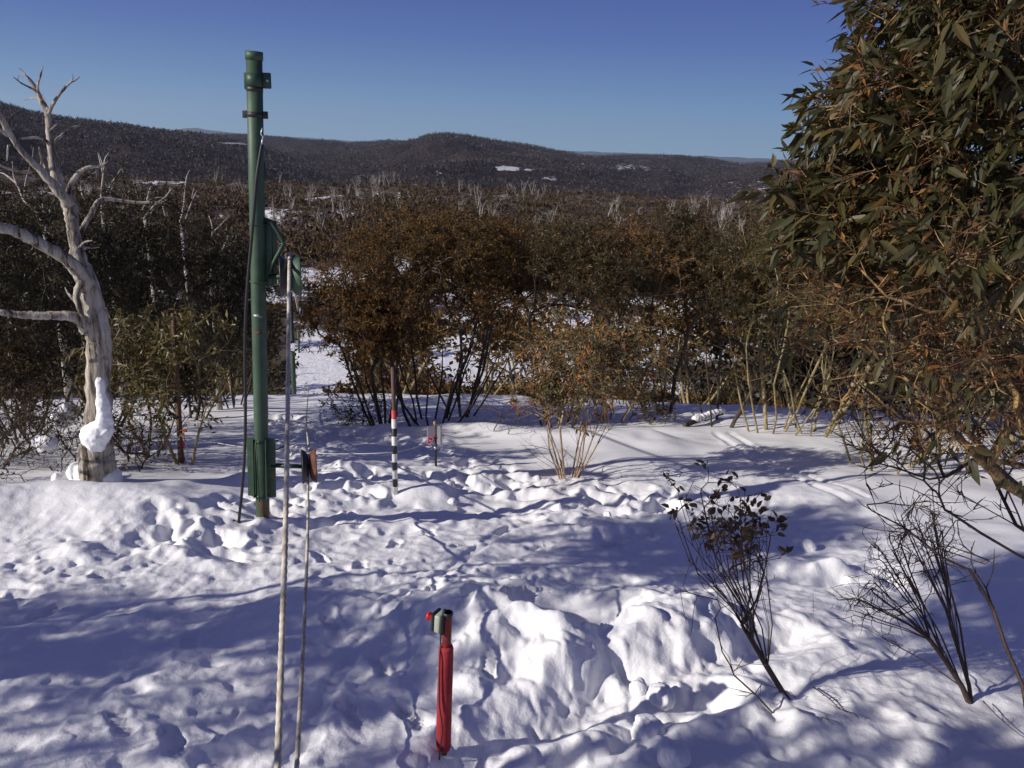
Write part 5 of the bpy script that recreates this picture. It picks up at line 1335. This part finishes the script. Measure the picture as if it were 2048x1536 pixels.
def snag_mesh(seed, h, nb, r0):
    rg_ = random.Random(seed); m = MB()
    for k in range(nb):
        a = rg_.uniform(0, 6.28); lean = rg_.uniform(.05, .45); d = Vector((math.cos(a) * lean, math.sin(a) * lean, 1)).normalized(); L_ = h * rg_.uniform(.6, 1.0)
        pts = [Vector((0, 0, -.3)), d * L_ * .35 + Vector((rg_.gauss(0, .1), rg_.gauss(0, .1), 0)) * h * .2, d * L_ * .7 + Vector((rg_.gauss(0, .1), rg_.gauss(0, .1), 0)) * h * .3, d * L_ + Vector((rg_.gauss(0, .1), rg_.gauss(0, .1), 0)) * h * .5]
        m.tube(pts, [r0, r0 * .75, r0 * .5, r0 * .15], 4, cap=False)
        for j in range(3):
            t = rg_.uniform(.3, .9); p = pts[1].lerp(pts[3], t); e = p + Vector((rg_.gauss(0, .5), rg_.gauss(0, .5), rg_.uniform(.3, 1))) * h * .22; m.tube([p, p.lerp(e, .5) + Vector((0, 0, -.02 * h)), e], [r0 * .45, r0 * .3, r0 * .1], 3, cap=False)
    V = np.vstack(m.v); return mesh_np('dead_gum', V, np.vstack(m.q), np.vstack(m.t) if m.t else None)
SN = [snag_mesh(i, 5.6, nb, .11) for i, nb in enumerate((2, 3, 4, 5, 3))]
for me in SN: me.materials.append(M_BARK_SNAG)
n = 0
for i in range(292):
    az_ = rg.uniform(-30, 31); r_ = rg.uniform(235, 425) if i % 4 else rg.uniform(150, 260); xx = r_ * math.sin(R(az_)); yy = r_ * math.cos(R(az_))
    if vnoise(np.array([az_ * .5]), np.array([r_ / 60.]), 333)[0] < -.15: continue
    o = bpy.data.objects.new('dead_gum', SN[i % 5]); COL.objects.link(o); o.location = (xx, yy, gz(xx, yy)); s = rg.uniform(.5, 1.45); o.scale = (s, s, s * rg.uniform(.8, 1.2)); o.rotation_euler.x = rg.uniform(-.15, .15); o.rotation_euler.z = rg.uniform(0, 6.28)
    tag(o, 'bleached dead gum standing among the woodland on the spur below the hills', 'tree', 'bleached dead gums on the spur')
# grey snags rising out of the dark trees on the left
def snag(px0, py0, d, strokes, label):
    g = P(px0, py0, d); gg = Vector((g.x, g.y, gz(g.x, g.y))); m = MB(); m.tube([gg - Vector((0, 0, .2)), gg.lerp(g, .5) + Vector((.05, 0, 0)), g], [.07, .06, .04], 8)
    for pts in strokes:
        W = [P(a, b, d + .1 * i) for i, (a, b, r) in enumerate(pts)]; rr = [.8 * r * d / F_PX for a, b, r in pts]; C_ = smooth_path(W, 4); m.tube(C_, np.interp(np.linspace(0, 1, len(C_)), np.linspace(0, 1, len(rr)), rr), 6)
    root = m.build('dead_snag', M_BARK_SNAG); tag(root, label, 'tree')
snag(205, 420, 14.5, [[(205, 420, 4), (203, 390, 3.5), (207, 350, 3), (210, 320, 2.5), (218, 306, 1.5)], [(206, 345, 2.4), (200, 322, 1.6), (196, 306, .8)], [(214, 385, 3), (228, 360, 2.4), (243, 337, 1.2)], [(166, 395, 2.6), (162, 372, 2.2), (160, 345, 1.2)], [(160, 368, 1.8), (176, 356, 1.4), (196, 340, .8)]], 'forked grey snag behind the dead tree, just right of its crook')
snag(90, 450, 13.5, [[(90, 450, 5), (70, 420, 4.5), (48, 400, 3.5), (35, 370, 3.4), (12, 350, 2), (0, 345, 1)], [(48, 400, 2.6), (52, 360, 1.8), (64, 320, 1.4), (67, 295, .8)], [(35, 372, 3), (27, 350, 1.8), (25, 322, 1)], [(90, 440, 3.4), (86, 410, 2.8), (82, 370, 1.8)], [(95, 440, 2.6), (103, 410, 2), (109, 400, 1)]], 'grey forked snag on the left seen through the fork of the dead tree')
snag(290, 435, 16, [[(290, 435, 3.6), (308, 412, 3.2), (330, 395, 2.6), (345, 376, 1.6)], [(286, 420, 3.4), (296, 395, 3), (302, 376, 3.2), (318, 368, 1.2)], [(308, 412, 2), (325, 405, 1.6), (336, 398, 1)], [(298, 445, 2.4), (302, 428, 2), (307, 420, 1)]], 'grey snag leaning right above the dark gum beside its twin')
snag(362, 440, 16.5, [[(362, 440, 3.2), (368, 410, 3), (371, 375, 2.6), (374, 352, 1.6), (380, 340, .8)], [(372, 438, 3), (380, 415, 2.6), (392, 385, 1.4), (400, 382, .8)], [(384, 398, 1.8), (386, 385, 1.4), (388, 376, .7)], [(331, 432, 1.8), (326, 415, 1.4), (325, 400, .8)]], 'thin grey snag standing straight left of the green pole')
snag(420, 560, 15.5, [[(420, 560, 6), (432, 520, 5), (448, 495, 4), (455, 480, 3.5), (455, 470, 1)], [(420, 490, 3.4), (425, 468, 3), (440, 452, 2), (458, 432, 1)], [(425, 470, 2), (424, 450, 1.4), (418, 432, .8)]], 'broken grey snag with snow tipped fork just left of the green pole')

# ================================================================== FAR BLUE RANGE AND AIR
def far_range():
    pts = [(-400, 262), (0, 262), (200, 264), (330, 263), (360, 257), (385, 255), (410, 258), (440, 263), (520, 270), (700, 282), (900, 292), (1400, 312), (2500, 355)]
    V = []; n = 0
    for i in range(140):
        u = i / 139; px = -400 + 2900 * u; py = np.interp(px, [p[0] for p in pts], [p[1] for p in pts]) + .8 * math.sin(px * .11) + .5 * math.sin(px * .31)
        a, e = pix_az_el(px, py)
        for rr_, zz in ((11000, -90), (12500, None), (15000, -90)):
            V.append((rr_ * math.sin(R(a)), rr_ * math.cos(R(a)), e * rr_ if zz is None else zz))
    q = []
    for i in range(139):
        for k in range(2): b = i * 3 + k; q.append([b, b + 3, b + 4, b + 1])
    o = link('distant_range', mesh_np('distant_range', V, q), mat_plain('range_forest', (.05, .055, .05), .9, 0, .2, .002, 0, 0)); tag(o, kind='structure')
far_range()
hz, nt, b = newmat('haze_air'); nt.nodes.remove(b)
pv = nt.nodes.new('ShaderNodeVolumePrincipled'); pv.inputs['Density'].default_value = HAZE; pv.inputs['Color'].default_value = (.62, .76, .95, 1); pv.inputs['Anisotropy'].default_value = .2
nt.links.new(pv.outputs[0], nt.nodes['Material Output'].inputs['Volume'])
c = MB(); c.box((0, 6500, 130), (36000, 20500, 760)); o = c.build('haze', hz, None, False); tag(o, 'thin blue air between the viewpoint and the far hills', 'haze', kind='stuff')

# ================================================================== labels that tell the repeats apart
def describe(objs, what, tiers):
    cols = [(-9999, 'the left edge'), (100, 'the dead tree trunk'), (230, 'the lit leafy bush'), (340, 'the brown stake'), (430, 'the green pole'), (545, 'the upper pulley'), (640, 'the ropes'), (740, 'the striped pole'), (830, 'the sign post'), (900, 'the forked gum'),
            (1010, 'the orange shrub'), (1135, 'the orange shrub twigs'), (1270, 'the two dark stems'), (1390, 'the snowy log'), (1480, 'the yellow stems'), (1610, 'the edge of the big gum'), (1760, 'the big gum'), (1920, 'the right edge')]
    inv = np.linalg.inv(CR); groups = {}
    for o in objs:
        v = inv @ np.array(o.location); px = 1024 + F_PX * v[0] / -v[2]; d = o.location.y
        col = [n for a, n in cols if a <= px][-1]; tier = [n for a, n in tiers if d >= a][-1]
        lab = '%s %s, in line with %s' % (what(o), tier, col); groups.setdefault(lab, []).append((px, o))
    for lab, l in groups.items():
        l.sort(key=lambda t: t[0]); nn = ['leftmost', 'second', 'third', 'fourth', 'fifth', 'sixth', 'seventh', 'eighth', 'ninth', 'tenth', 'eleventh', 'twelfth', 'thirteenth', 'fourteenth']
        for i, (px, o) in enumerate(l):
            o['label'] = lab if len(l) == 1 else (nn[min(i, 13)] + ' ' + lab)
slope = [o for o in COL.objects if o.name.startswith('hillside_gum')]
for o in slope: o['w'] = o['label']
SHORT = {'brown gum': 'brown gum', 'dark gum': 'dark gum', 'low olive gum': 'olive gum', 'tall open brown gum': 'open gum', 'low brown heath': 'heath bush', 'low brown heath bush': 'heath bush'}
def what_slope(o):
    for k in ('tall open brown gum', 'low olive gum', 'low brown heath', 'dark gum', 'brown gum'):
        if o['w'].startswith(k): return SHORT[k]
    return 'gum'
describe(slope, what_slope, [(0, 'just past the crest'), (28, 'below the crest'), (50, 'at the near snowfield'), (75, 'in mid slope'), (105, 'far down slope'), (130, 'farthest down slope')])
for o in slope: del o['w']
describe([o for o in COL.objects if o.name.startswith('dead_gum')], lambda o: 'bleached gum', [(0, 'before the spur'), (200, 'low on the spur'), (270, 'on the spur'), (330, 'high on the spur'), (380, 'atop the spur')])
